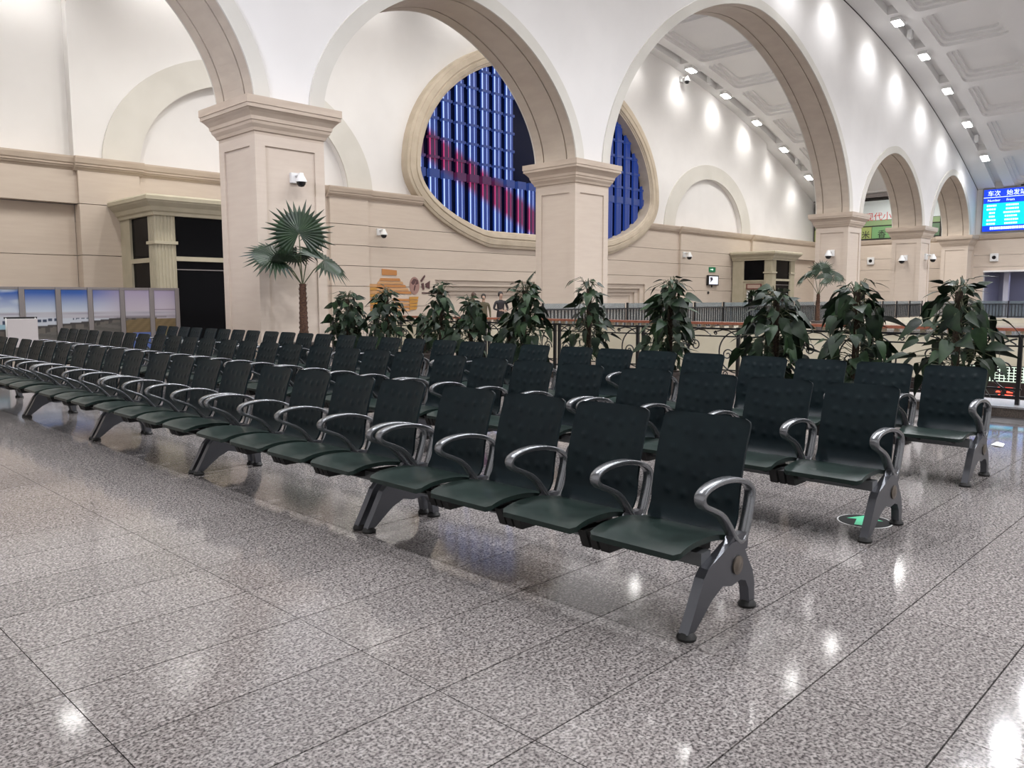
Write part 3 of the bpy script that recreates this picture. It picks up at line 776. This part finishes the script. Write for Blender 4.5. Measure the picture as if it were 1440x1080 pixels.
def climber(x, y, hgt, n, spread, bushy, label, sc=1.0):
    hgt -= .06
    t = thing('potted_climber', label, 'plant', (x, y, 0), random.uniform(0, 6), 'potted climbers along the iron fence')
    link('pot', pot_me, t); link('soil', soil_me, t)
    MB().tube([(0, 0, .3), (.01, 0, hgt*.5), (0, 0, hgt-.1)], .045, 8).build('moss_pole', M['coir'], t)
    st = MB()
    n = int(n*1.55)
    for i in range(n):
        q = (i+.5)/n
        z = .42+(hgt-.42)*q**.9; a = i*2.399+random.uniform(-.4, .4)
        env = spread*1.3*(1.0-.75*q**1.5)*(.55+.45*min(1, q*4))
        rr = env*random.uniform(.35, 1.0)
        base = Vector((.04*math.cos(a), .04*math.sin(a), z)); z2 = z+random.uniform(-.05, .12)
        p = Vector((rr*.66*math.cos(a), rr*.66*math.sin(a), z2))
        el = R(random.uniform(-80, 5)) if q < .85 else R(random.uniform(-35, 35))
        d = Vector((math.cos(a)*math.cos(el), math.sin(a)*math.cos(el), math.sin(el)))
        s_ = sc*random.uniform(.17, .36)*(1.0 if q < .8 else .7)
        lf = link('leaf', random.choice(leafs[:3] if bushy else leafs), t)
        lf.matrix_local = frame_mat(p, d, Vector((0, 0, 1)), s_, random.uniform(-1.0, 1.0))
        mid = (base+p)/2+Vector((0, 0, .05)); st.tube([base, mid, p], .005, 4)
    for i in range(6):                             # loose shoots at the top
        a = random.uniform(0, 6.28); r_ = random.uniform(.12, .34); zt = hgt+random.uniform(-.08, .07)
        p0 = Vector((0, 0, hgt-.18)); p1 = Vector((r_*.5*math.cos(a), r_*.5*math.sin(a), zt+.03)); p2 = Vector((r_*math.cos(a), r_*math.sin(a), zt-.03))
        st.tube([p0, p1, p2], .005, 4)
        lf = link('leaf', leafs[3], t); lf.matrix_local = frame_mat(p2, Vector((math.cos(a), math.sin(a), random.uniform(-.9, .3))), Vector((0, 0, 1)), sc*random.uniform(.14, .22))
    stuff(st.build('stems', M['stem'], t, smooth=60))
PX_ = 10.7
random.seed(11)
CL = [(2.92, 1.72, 85, .80, 0, 'large-leaved potted climber on a pole, last one before the screen end of the fence'),
      (4.13, 1.72, 80, .66, 0, 'potted climber with bare black pole top, second from the screen end'),
      (5.24, 1.62, 90, .66, 1, 'wide dark potted climber before the kiosk, third from the screen end'),
      (6.98, 1.80, 105, .52, 1, 'tall dense conical potted climber right of the pier before the blue window'),
      (8.6, 1.82, 75, .50, 0, 'open potted climber standing in front of the pier before the blue window'),
      (10.1, 1.80, 105, .56, 1, 'bushy bright green potted climber just left of the pier before the blue window'),
      (11.55, 1.55, 80, .5, 1, 'small potted climber between two people and the fence'),
      (12.45, 1.80, 85, .46, 0, 'slim potted climber under the left end of the long wall niche'),
      (14.25, 1.74, 100, .64, 0, 'potted climber with a dark pole in front of the orange wall graphic'),
      (15.75, 1.66, 120, .7, 1, 'bushy potted climber nearest the pier with the palm')]
for y, h_, n, sp, bu, l in CL: climber(PX_, y, h_, n, sp, bu, l, 1.0 if y < 6 else .85)
# low foliage between the farther pots
random.seed(21)
for y, l in ((13.36, 'low bushy green plant in a pot between two climbers left of the slim one'), (10.83, 'low bushy green plant in a pot behind the small climber')):
    climber(PX_+.35, y, 1.2, 50, .3, 1, l, .7)

def fan_mesh(n=30, spread=R(300), rad=1.0):
    m_ = MB()
    for i in range(n):
        a = PI/2-spread/2+spread*i/(n-1); da = spread/(n-1)*.52
        def P(r, aa, z=0): return (r*math.cos(aa), r*math.sin(aa), z-.18*r*r)
        k_ = rad*(.88+.12*math.sin(i*2.1))
        m_.add([(0, 0, 0), P(.55, a-da), P(.58, a, .035), P(.55, a+da), P(k_, a, -.03)], [(0, 1, 2), (0, 2, 3), (1, 4, 2), (2, 4, 3)])
    return m_.mesh('fan', M['palm'])
fan_me = fan_mesh()
def palm(loc, sc, trunk_h, fronds, label, cat='palm'):
    t = thing('fan_palm', label, cat, loc, 0); t.scale = (sc, sc, sc)
    MB().lathe([(0, 0), (.24, 0), (.30, .42), (.34, .43), (.34, .48), (.28, .48), (.0, .44)], 18).build('pot', M['pot'], t, smooth=40)
    rings = []
    n = 26
    for i in range(n):
        z = .42+(trunk_h-.42)*i/(n-1); r_ = (.125 if i % 2 else .105)*(1-.32*i/n)
        rings.append([(r_*math.cos(2*PI*j/12+i*.3), r_*math.sin(2*PI*j/12+i*.3), z) for j in range(12)])
    tr = MB().rings(rings).build('trunk', M['trunk'], t, smooth=50)
    st = MB()
    for i in range(14):
        a = i*2.4; z = trunk_h-.05-.03*i; st.add([(.06*math.cos(a-.4), .06*math.sin(a-.4), z-.06), (.06*math.cos(a+.4), .06*math.sin(a+.4), z-.06), (.15*math.cos(a), .15*math.sin(a), z+.08)], [(0, 1, 2)])
    stuff(st.build('leaf_base', M['trunk'], tr))
    for end, facing, s_, rl in fronds:
        e = Vector(end); b = Vector((0, 0, trunk_h-.05)); mid = (b+e)/2+Vector((0, 0, .06))
        fr = MB().tube([b, mid, e], .014, 5).build('frond', M['stem'], t, smooth=60)
        f = link('fan', fan_me, fr); d = (e-mid).normalized()
        nrm = Vector(facing).normalized(); y_ = (d-nrm*d.dot(nrm)).normalized(); x_ = y_.cross(nrm)
        mt = Matrix(((x_.x, y_.x, nrm.x), (x_.y, y_.y, nrm.y), (x_.z, y_.z, nrm.z))).to_4x4()
        f.matrix_local = Matrix.Translation(e) @ mt @ Matrix.Rotation(rl, 4, 'Z') @ Matrix.Scale(s_, 4)
    return t
back_dir = Vector((-.5, -.86, 0))                # from the palm toward the seats
rt = Vector((.86, -.5, 0))
palm((10.3, 17.0, 0), 1.0, 1.86, [
    (tuple(rt*-.05+Vector((0, 0, 3.05))), tuple(back_dir+Vector((0, 0, .15))), .92, 0),
    (tuple(rt*.28+back_dir*-.35+Vector((0, 0, 3.15))), tuple(back_dir*.5+rt*.6+Vector((0, 0, .4))), .62, 0),
    (tuple(rt*-.62+Vector((0, 0, 2.52))), (-.2, -.6, .8), .84, .2),
    (tuple(rt*-.40+back_dir*.3+Vector((0, 0, 2.36))), (-.35, -.45, -.8), .5, .3),
    (tuple(rt*.52+Vector((0, 0, 2.42))), (.25, -.6, .8), .84, 0),
    (tuple(back_dir*-.5+rt*-.1+Vector((0, 0, 2.6))), (.2, .5, .9), .55, 0)],
    'fan palm with a brown shaggy trunk in front of the nearest pier')
FR = [((.0, -.1, 2.9), (-.8, -.3, .45), .7, 0), ((-.4, .5, 2.6), (-.6, .5, .8), .7, 0), ((.4, -.6, 2.65), (-.3, -.6, .8), .7, 0), ((-.3, -.4, 2.5), (-.7, -.3, .8), .6, 0), ((.3, .4, 2.8), (-.3, .4, .9), .7, 0)]
palm((37.3, 16.2, 0), .98, 1.75, FR, 'fan palm before the far pier, standing in front of the glass fence')
palm((24.6, 21.8, 0), 1.0, 1.86, FR, 'fan palm half hidden behind the pier before the blue window')
bt = thing('potted_bush', 'small round green bush in front of the far kiosk', 'plant', (52.6, 27.6, 0))
MB().lathe([(0, 0), (.25, 0), (.32, .45), (0, .45)], 14).build('pot', M['pot'], bt)
random.seed(2)
for i in range(60):
    a, e = random.uniform(0, 6.28), random.uniform(-.6, 1.5); d = Vector((math.cos(a)*math.cos(e), math.sin(a)*math.cos(e), math.sin(e)))
    lf = link('leaf', leafs[2], bt); lf.matrix_local = frame_mat(Vector((0, 0, 1.35))+d*.42, d+Vector((0, 0, -.4)), Vector((.1, 0, 1)), .42)

# ------------------------------------------------------------------ display boards
def board_col(u, v):                             # flat printed panorama, u 0..1 left to right, v 0..1 bottom to top
    def mixc(a, b, k): k = max(0, min(1, k)); return tuple(p*(1-k)+q*k for p, q in zip(a, b))
    hz = .65
    if v > hz:
        k = (v-hz)/(1-hz)
        left = mixc((.50, .55, .62), (.03, .10, .36), k**1.1*1.2); right = mixc((.48, .43, .48), (.34, .29, .40), k)
        c = mixc(left, right, (u-.45)/.25)
        cl = math.sin(u*23+v*9)*math.sin(v*31-u*11)
        if u < .16: c = mixc(c, (.5, .56, .62), max(0, cl*.9))
    else:
        c = mixc((.46, .47, .51), (.43, .39, .43), u)
        if .60 < v < .64: c = mixc(c, (.33, .31, .36), .5+.4*math.sin(u*17))
    if u > .84 and .66 < v < .685: c = (.22, .18, .22)
    bot = .40+.10*max(0, u-.10)/.4 if u < .5 else .50+.07*(u-.5)/.22 if u < .72 else .57
    bot = min(bot, .57)
    if u > .60 and v < .52:                       # field and pond
        c = mixc((.13, .095, .045), (.20, .14, .07), math.sin(u*90+v*70)*math.sin(u*37-v*120)*.5+.5)
        if v < .30 and .72 < u < .86: c = (.09, .14, .36)
        if u > .86 and v < .32: c = (.14, .12, .06)
    if v < bot and u < .92:                       # viaduct below the track
        d = bot-v; th = .12*(1-u)+.025
        if d < .035: c = (.05, .045, .045)
        elif d < th: c = (.13, .115, .10) if int(u*46) % 3 else (.06, .055, .05)
        elif u < .66: c = (.12, .11, .10) if math.sin(v*60+u*25) > 0 else (.09, .085, .075)
    tt = bot+.17*(1-u/.62)+.02
    if u < .62 and bot <= v < tt:                 # the white train
        c = (.50, .53, .58)
        if u < .11 and v < bot+.07: c = (.30, .47, .55)
        wb = bot+.05*(1-u)+.02; wt = bot+.11*(1-u)+.02
        if wb < v < wt and u > .06 and (u*36) % 1 < .68 and not .33 < u < .40: c = (.035, .05, .09)
    if u > .5 and .53 < v < .575: c = mixc(c, (.30, .27, .30), .7)
    return c
pm = bpy.data.materials.new('printed_panorama'); pm.use_nodes = True
pb = pm.node_tree.nodes['Principled BSDF']; pb.inputs['Roughness'].default_value = .35
at = nd(pm, 'ShaderNodeVertexColor'); at.layer_name = 'Col'; lk(pm, at.outputs[0], pb.inputs['Base Color'])
BXs = [4.30, 4.85, 5.58, 6.36, 7.08, 7.84, 8.58, 9.25]
YBD = 21.5; b0, b1 = BXs[1], BXs[-1]
for i in range(1, 7):
    x0, x1 = BXs[i], BXs[i+1]
    t = thing('display_board', ['display board cut by the picture edge showing blue sky and the train nose', 'display board showing blue sky above the white train, behind the white notice stand', 'display board with deep blue sky and the middle of the white train',
              'display board with blue sky and the rear of the white train', 'pale display board where the viaduct leaves the train', 'pale display board with viaduct and brown field', 'end display board with brown field and pond beside the black kiosk'][i] if i else 'first display board outside to the side showing sky and train nose',
              'display board', ((x0+x1)/2, YBD, 0), 0, 'panorama display boards')
    if i == 1: t['label'] = 'display board at the picture edge with clouds and the train nose'
    w = (x1-x0)/2
    MB().box((w-.11, -.05, 0), (w-.002, .05, 1.80)).build('post', M['frame'], t)
    MB().box((-w+.002, -.03, 1.74), (w-.002, .03, 1.80)).build('top_rail', M['frame'], t); MB().box((-w+.002, -.03, .12), (w-.002, .03, .2)).build('bottom_rail', M['frame'], t)
    MB().box((w-.12, -.3, 0), (w-.002, .3, .04)).build('foot', M['frame'], t)
    nx, nz = 44, 70; v = []; f = []; c = []
    for k_ in range(nz+1):
        for j in range(nx+1):
            px, pz = -w+.02+(2*w-.13)*j/nx, .2+1.54*k_/nz
            v.append((px, -.015, pz)); c.append((*board_col(((x0+x1)/2+px-b0)/(b1-b0), k_/nz), 1))
    for k_ in range(nz):
        for j in range(nx): a = k_*(nx+1)+j; f.append((a, a+1, a+nx+2, a+nx+1))
    me = bpy.data.meshes.new('picture'); me.from_pydata(v, [], f); me.materials.append(pm)
    ca = me.color_attributes.new('Col', 'FLOAT_COLOR', 'POINT')
    for k_, q in enumerate(c): ca.data[k_].color = q
    link('picture', me, t)
    MB().box((-w+.02, -.01, .2), (w-.11, .02, 1.74)).build('backing', M['frame'], t)
nb = thing('notice_stand', 'white notice stand in front of the display boards', 'sign', (5.35, 20.9, 0), R(-8))
p = MB().box((-.3, -.02, .42), (.3, .02, 1.07)).build('panel', mat('notice_panel', (.62, .58, .58), .5), nb); p.rotation_euler = (R(8), 0, 0)
for s in (-1, 1): MB().tube([(s*.32, -.12, 0), (s*.30, .02, .6), (s*.29, .14, 1.1)], .018, 6).build('leg', M['plastic'], nb)
MB().tube([(0, .5, 0), (0, .15, 1.06)], .016, 6).build('leg', M['plastic'], nb)
MB().box((-.33, .12, 1.06), (.33, .17, 1.10)).build('clip_bar', M['rubber'], nb)

# ------------------------------------------------------------------ screens, signs, cameras
def text(body, size, loc, rot, m_, parent, name='lettering', align='LEFT'):
    c = bpy.data.curves.new(name, 'FONT'); c.body = body; c.size = size; c.extrude = .004; c.materials.append(m_); c.align_x = align
    o = bpy.data.objects.new(name, c); COL.objects.link(o)
    me = bpy.data.meshes.new_from_object(o.evaluated_get(bpy.context.evaluated_depsgraph_get())); bpy.data.objects.remove(o); bpy.data.curves.remove(c)
    o = stuff(link(name, me)); o.parent = parent; o.location = loc; o.rotation_euler = rot
    return o
RXW = (R(90), 0, R(-90))                          # readable from -X
sc_cy = mat('screen_cyan', (.0, .05, .06), .3, emit=(.0, .72, 1.0), estr=1.25)
sc_bl = mat('screen_blue', (.0, .01, .05), .3, emit=(.005, .05, .75), estr=1.3)
sc_wh = mat('screen_white', (.3, .3, .3), .3, emit=(.85, 1, 1), estr=1.5)
scr = thing('departure_screen', 'large cyan and blue departure screen high on the end wall', 'screen', (69.75, 17.7, 0))
MB().box((-.02, -9.1, 6.5), (.1, .1, 9.78)).build('screen_frame', M['frame'], scr)
MB().box((-.05, -9, 7.0), (-.02, 0, 8.66)).build('screen_field', sc_cy, scr)
for z0, z1 in ((6.58, 7.0), (8.66, 9.08), (9.12, 9.7)): MB().box((-.05, -9, z0), (-.02, 0, z1)).build('screen_band', sc_bl, scr)
MB().box((-.055, -9, 9.08), (-.02, 0, 9.12)).build('screen_rule', sc_wh, scr)
for y, a, b in ((-.25, '车次', 'Number'), (-1.5, '始发站', 'From'), (-3.05, '终到站', 'To')):
    text(a, .44, (-.06, y, 9.23), RXW, sc_wh, scr); text(b, .25, (-.06, y-.02, 8.79), RXW, sc_wh, scr)
g_ = MB(); random.seed(9)
def blocks(y0, y1, z, h_):
    y = y0
    while y > y1+.05:
        w = min(random.uniform(.09, .17), y-y1); g_.box((-.06, y-w, z), (-.05, y-.02, z+h_)); g_.cur = 0; y -= w+.015
for k_, (c1, c2) in enumerate((((.22, .9), (1.5, 2.35)), ((.22, .9), (1.5, 2.35)), ((.4, .8), (1.35, 2.45)), ((.4, .8), (1.45, 2.3)), ((.25, .9), (1.45, 2.35)), ((.25, .9), (1.45, 2.3)))):
    z = 8.42-.27*k_
    blocks(-c1[0], -c1[1], z, .13); blocks(-c2[0], -c2[1], z, .13); blocks(-(3.05 if k_ % 3 else 2.85), -3.9, z, .13)
blocks(-.5, -3.0, 6.7, .2)
stuff(g_.build('timetable_text', sc_wh, scr))
# shop hoarding on the end wall behind the small arches
hb = thing('shop_hoarding', 'green and white shop hoarding seen through the small far arches', 'sign', (69.72, 25.5, 0))
MB().box((0, -4.9, 6.4), (.1, 5.4, 9.75)).build('backing', M['darkgap'], hb)
MB().box((-.03, -4.8, 8.0), (0, 5.3, 9.6)).build('white_band', mat('sign_white', (.62, .68, .68), .4), hb)
MB().box((-.03, -4.8, 7.56), (0, 5.3, 7.97)).build('green_band', mat('sign_green', (.24, .34, .17), .4), hb)
for y0, y1, c in ((.45, 5.3, (.30, .36, .12)), (-1.6, .40, (.16, .33, .14)), (-4.8, -1.65, (.12, .2, .12))): MB().box((-.03, y0, 6.5), (0, y1, 7.46)).build('picture_panel', mat('sign_panel', c, .4), hb)
text('万现代小', .72, (-.05, 1.75, 8.02), RXW, mat('sign_red', (.55, .06, .05), .5), hb)
text('米', .7, (-.05, 1.25, 6.58), RXW, M['darkgap'], hb); text('香', .7, (-.05, -.05, 6.58), RXW, M['darkgap'], hb)
MB().box((69.5, 20.2, 9.85), (69.9, 30.9, 10.15)).build('trim_7', M['frame'])['kind'] = 'structure'
# TV, exit sign, wall dot
RYW = (R(90), 0, 0)
tv = thing('wall_television', 'small black television with a bright picture on the far wall', 'television', (51.65, YS, 2.83))
MB().box((-.72, -.16, -.36), (.72, -.02, .36)).build('casing', M['iron'], tv)
MB().box((-.6, -.17, -.28), (.6, -.16, .28)).build('screen', mat('tv_screen', (.2, .2, .2), .2, emit=(.9, .92, 1), estr=1.0), tv)
MB().add([(-.5, -.175, .2), (-.2, -.175, .22), (-.1, -.175, .05), (-.3, -.175, -.05), (-.48, -.175, -.2), (-.42, -.175, 0)], [(0, 1, 2, 3, 4, 5)]).build('picture_figure', mat('tv_dark', (.03, .02, .04), .4), tv)
MB().box((-.05, -.05, -.5), (.05, 0, -.3)).build('bracket', M['iron'], tv)
ex = thing('exit_sign', 'small green exit sign above the wall television', 'sign', (51.65, YS, 3.6))
MB().box((-.42, -.06, -.17), (.42, 0, .17)).build('plate', mat('exit_green', (.01, .06, .03), .4, emit=(.0, .18, .07), estr=.5), ex)
MB().add([(-.05, -.065, .09), (.14, -.065, 0), (-.05, -.065, -.09), (-.05, -.065, -.03), (-.3, -.065, -.03), (-.3, -.065, .03), (-.05, -.065, .03)], [tuple(range(7))]).build('arrow', mat('exit_arrow', (.5, .6, .5), .4, emit=(.7, 1, .8), estr=.8), ex)
dt = thing('wall_fitting', 'small dark round fitting on the wall below the television', 'fitting', (51.2, YS, 1.95)); MB().rings([[(r_*math.cos(2*PI*j/12), y, r_*math.sin(2*PI*j/12)) for j in range(12)] for r_, y in ((.1, 0), (.1, -.05), (.06, -.08))]).build('cap', M['darkgap'], dt)
def camera_dome(loc, rz, s_, label, back=0):
    t = thing('dome_camera', label, 'security camera', loc, rz, 'dome cameras'); t.scale = (s_,)*3
    MB().box((-.13, -.05, -.12), (.13, back, .14)).build('wall_plate', M['plastic'], t)
    MB().tube([(0, -.03, .06), (0, -.18, .08), (0, -.3, .02)], .035, 8).build('bracket', M['plastic'], t)
    MB().lathe([(0, .12), (.06, .11), (.075, .05), (.12, -.03), (.15, -.10), (.15, -.12), (.0, -.12)], 18, (0, -.3, 0)).build('housing', M['plastic'], t, smooth=40)
    MB().lathe([(.12, -.12), (.11, -.18), (.07, -.235), (.0, -.25)], 16, (0, -.3, 0)).build('dome', M['lens'], t, smooth=60)
camera_dome((10.9, YF, 4.5), 0, .95, 'white dome camera on the nearest stone pier above the palm', .05)
camera_dome((45.5, 19.1, 4.05), R(-90), 1.35, 'white dome camera on the stone pier at the far foot of the large arch', .035)
camera_dome((57.58, 19.2, 4.2), R(-90), 1.5, 'white dome camera on the side of the pier between the small arches', .032)
camera_dome((58.7, YF, 4.3), 0, 1.5, 'white dome camera on the front of the pier between the small arches', .032)
camera_dome((22.4, YS, 4.55), 0, 1.15, 'white dome camera on the far wall left of the round window')
camera_dome((47.7, YS-.16, 4.5), 0, 1.4, 'white dome camera on the far wall right of the round window')
camera_dome((47.6, 30.53, vz(47.6)-.5), 0, 1.4, 'white dome camera high up under the far vault', .05)
for y, z, l in ((25.9, 4.65, 'square white speaker box on the end wall between the small arches'), (16.76, 4.6, 'square white speaker box on the end wall below the departure screen')):
    t = thing('speaker_box', l, 'speaker', (69.78, y, z), 0, 'speaker boxes on the end wall')
    bevel(MB().box((-.16, -.28, -.3), (0, .28, .3)).build('casing', M['plastic'], t), .03)
    MB().rings([[(x_, r_*math.cos(2*PI*j/16), r_*math.sin(2*PI*j/16)) for j in range(16)] for r_, x_ in ((.14, -.16), (.14, -.17), (.05, -.165))]).build('cone', M['lens'], t)
# orange wall graphic and dark emblem
wg = thing('wall_graphic', 'orange layered mountain-shaped graphic on the far wall', 'wall graphic', (22.95, YS-.02, 0))
og = [mat('orange_%d' % i, c, .6) for i, c in enumerate(((.50, .22, .07), (.56, .31, .14), (.52, .26, .05)))]
def quad(pts, m_, par, y=-.01): return MB().prism(pts, y, y+.02).build('graphic_shape', m_, par)
quad([(-.45, 2.62), (.4, 2.62), (.4, 2.85), (-.45, 2.9)], og[0], wg)
for k_ in range(5):
    z0 = 2.36-.15*k_; a = -.62-.13*k_; b = .62+.16*k_
    quad([(a, z0), (b, z0), (b-.06, z0+.12), (a+.09, z0+.12)], og[1 if k_ % 2 else 0], wg)
for k_ in range(4):
    z0 = 2.08-.155*k_; quad([(-1.5-.03*k_, z0), (-.78, z0-.02), (-.74, z0+.12), (-1.45-.03*k_, z0+.13)], og[2 if k_ % 2 else 1], wg, -.02)
for k_ in range(4):
    z0 = 1.42-.16*k_; quad([(-1.22+.03*k_, z0), (-.55, z0), (-.55, z0+.13), (-1.25+.03*k_, z0+.13)], og[2 if k_ % 2 else 0], wg, -.02)
    quad([(.12, z0+.02), (1.15, z0), (1.18, z0+.10), (.14, z0+.12)], og[1 if k_ % 2 else 0], wg)
    quad([(1.12, z0+.06), (1.62-.03*k_, z0+.08), (1.68-.03*k_, z0+.21), (1.12, z0+.20)], og[2], wg, -.02)
em = thing('wall_emblem', 'dark round emblem with two strokes beside the orange graphic', 'emblem', (24.4, YS-.01, 2.2))
MB().rings([[(.3*math.cos(2*PI*j/20)*k_, y, .42*math.sin(2*PI*j/20)*k_-.05) for j in range(20)] for k_, y in ((1, 0), (1, -.015))]).build('disc', mat('emblem_pink', (.34, .2, .17), .6), em)
de = mat('emblem_dark', (.09, .04, .04), .6)
for pts in ([(-.22, .1), (-.05, .28), (.12, .26), (.0, .05), (-.1, -.0)], [(.05, .0), (.22, .05), (.18, .25), (.1, .2)], [(-.02, -.3), (.06, -.05), (.0, -.02), (-.06, -.25)],
            [(.35, .2), (.62, .48), (.66, .4), (.42, .12)], [(.4, .05), (.55, .1), (.6, -.22), (.5, -.25)], [(.65, .05), (.95, .2), (.92, -.2), (.7, -.1)]):
    MB().prism(pts, -.03, -.016).build('stroke', de, em)
MB().box((.45, -.02, -.42), (1.6, 0, -.36)).build('underline', de, em)
# floor arrow disc and paper scrap
fd = thing('floor_marker', 'round black floor sticker with a green arrow under the second bench row', 'floor sticker', (5.37, 1.96, 0))
def disc(r0_, z, m_, nm): return MB().lathe([(0, z-.0015), (r0_, z-.0015), (r0_, z), (0, z)], 32).build(nm, m_, fd)
disc(.172, .002, M['plastic'], 'rim'); disc(.163, .0035, mat('sticker_black', (.004, .005, .005), .6, spec=.1), 'face')
ar = MB().add([(.0, .11, .005), (-.09, .02, .005), (-.04, .02, .005), (-.05, -.1, .005), (.05, -.1, .005), (.04, .02, .005), (.09, .02, .005)], [tuple(range(7))]).build('arrow', mat('sticker_green', (.02, .55, .26), .5), fd)
ar.scale = (1.25, 1.25, 1)
ar.rotation_euler = (0, 0, R(-70))
ps = tag(MB().add([(0, 0, .004), (.16, .02, .012), (.2, .1, .02), (.05, .12, .006), (.0, .06, .01)], [(0, 1, 2, 3, 4)]).build('paper_scrap', M['paper']), 'crumpled white paper scrap on the floor beyond the back bench', 'litter'); ps.location = (9.05, 2.0, 0)

# ------------------------------------------------------------------ people beyond the parapet
def person(loc, rz, hgt, top, legs, hair, pose, label):
    k_ = hgt/1.75
    J = {'pelvis': (0, 0, .95, .13, .10), 'waist': (0, 0, 1.10, .135, .10), 'chest': (0, -.01, 1.30, .165, .11), 'neck0': (0, 0, 1.46, .07, .06), 'neck': (0, -.01, 1.52, .052, .052), 'head': (0, -.025, 1.60, .075, .085), 'head2': (0, -.02, 1.68, .072, .085), 'crown': (0, -.01, 1.73, .045, .05)}
    E = [('pelvis', 'waist'), ('waist', 'chest'), ('chest', 'neck0'), ('neck0', 'neck'), ('neck', 'head'), ('head', 'head2'), ('head2', 'crown')]
    for s, n in ((-1, 'l'), (1, 'r')):
        J['hip'+n] = (s*.09, 0, .90, .09, .09); J['knee'+n] = (s*.10, -.02, .50, .06, .06); J['ank'+n] = (s*.10, .01, .09, .04, .04); J['toe'+n] = (s*.11, -.16, .035, .035, .03)
        J['sh'+n] = (s*.18, 0, 1.42, .06, .06)
        if pose == 'bent': J['el'+n] = (s*.27, -.02, 1.16, .043, .043); J['wr'+n] = (s*.12, -.24, 1.10, .03, .03); hd = Vector((-s*.55, -.8, 0))
        else: J['el'+n] = (s*.24, .02, 1.14, .043, .043); J['wr'+n] = (s*.25, -.06, .90, .03, .03); hd = Vector((0, -.15, -1))
        w = Vector(J['wr'+n][:3]); hd.normalize(); side = hd.cross(Vector((s, 0, .2))).normalized()
        p = w+hd*.07; J['pa'+n] = (*p, .03, .022)
        E += [('pelvis', 'hip'+n), ('hip'+n, 'knee'+n), ('knee'+n, 'ank'+n), ('ank'+n, 'toe'+n), ('chest', 'sh'+n), ('sh'+n, 'el'+n), ('el'+n, 'wr'+n), ('wr'+n, 'pa'+n)]
        for q in range(5):
            off = (q-2)*.02; Lf = (.055, .075, .08, .075, .06)[q]
            b = p+side*off+hd*.03; t_ = b+hd*Lf+Vector((-s*.01, -.012, 0)) if q else b+side*-.02+hd*.02
            J['f%d%s' % (q, n)] = (*t_, .009, .009); E += [('pa'+n, 'f%d%s' % (q, n))]
    names = list(J); me = bpy.data.meshes.new('body')
    me.from_pydata([(J[a][0]*k_, J[a][1]*k_, J[a][2]*k_) for a in names], [(names.index(a), names.index(b)) for a, b in E], [])
    o = bpy.data.objects.new('body', me); COL.objects.link(o)
    md = o.modifiers.new('skin', 'SKIN'); md.use_smooth_shade = True
    for i, a in enumerate(names): me.skin_vertices[0].data[i].radius = (J[a][3]*k_, J[a][4]*k_)
    me.skin_vertices[0].data[0].use_root = True
    o.modifiers.new('sub', 'SUBSURF').levels = 1; o.modifiers['sub'].render_levels = 1
    dg = bpy.context.evaluated_depsgraph_get(); me2 = bpy.data.meshes.new_from_object(o.evaluated_get(dg)); o.modifiers.clear(); o.data = me2
    me2.materials.clear()
    for m_ in (mat('skin', (.42, .27, .2), .5), mat('jacket', top, .7), mat('trousers', legs, .7), M['rubber']): me2.materials.append(m_)
    for f in me2.polygons:
        c = f.center/k_
        f.material_index = 3 if c.z < .1 else 2 if c.z < .93 and abs(c.x) < .2 else 1 if c.z < 1.485 and not (pose == 'bent' and c.y < -.25) and not (pose != 'bent' and abs(c.x) > .2 and c.z < .9) else 0
        f.use_smooth = True
    t = thing('person', label, 'person', loc, rz); o.parent = t
    hr = MB().rings([[(rr*math.cos(2*PI*j/14)*k_, (rr*1.12*math.sin(2*PI*j/14)+.02)*k_, zz*k_) for j in range(14)] for rr, zz in ((.078, 1.60), (.092, 1.66), (.088, 1.72), (.06, 1.765), (.015, 1.785))]).build('hair', mat('hair', hair, .6), t, smooth=80)
    for s in (-1, 1): MB().lathe([(0, -.008), (.008, 0), (0, .008)], 8, (s*.03*k_, -.108*k_, 1.635*k_)).build('eye', M['rubber'], t)
    MB().add([(-.012*k_, -.105*k_, 1.585*k_), (.012*k_, -.105*k_, 1.585*k_), (0, -.132*k_, 1.59*k_), (0, -.105*k_, 1.63*k_)], [(0, 1, 2), (1, 3, 2), (3, 0, 2), (0, 3, 1)]).build('nose', me2.materials[0], t)
    return t
person((20.3, 20.35, 0), R(-25), 1.74, (.02, .016, .018), (.02, .02, .025), (.012, .01, .01), 'bent', 'person in a dark jacket standing with bent arms beyond the parapet')
person((18.75, 20.1, 0), R(150), 1.70, (.03, .05, .035), (.02, .02, .022), (.05, .022, .012), 'straight', 'person with brown hair standing behind the small climber')
person((19.6, 20.5, 0), R(-40), 1.66, (.09, .075, .04), (.03, .03, .03), (.02, .015, .01), 'straight', 'person in an olive top between the two others')
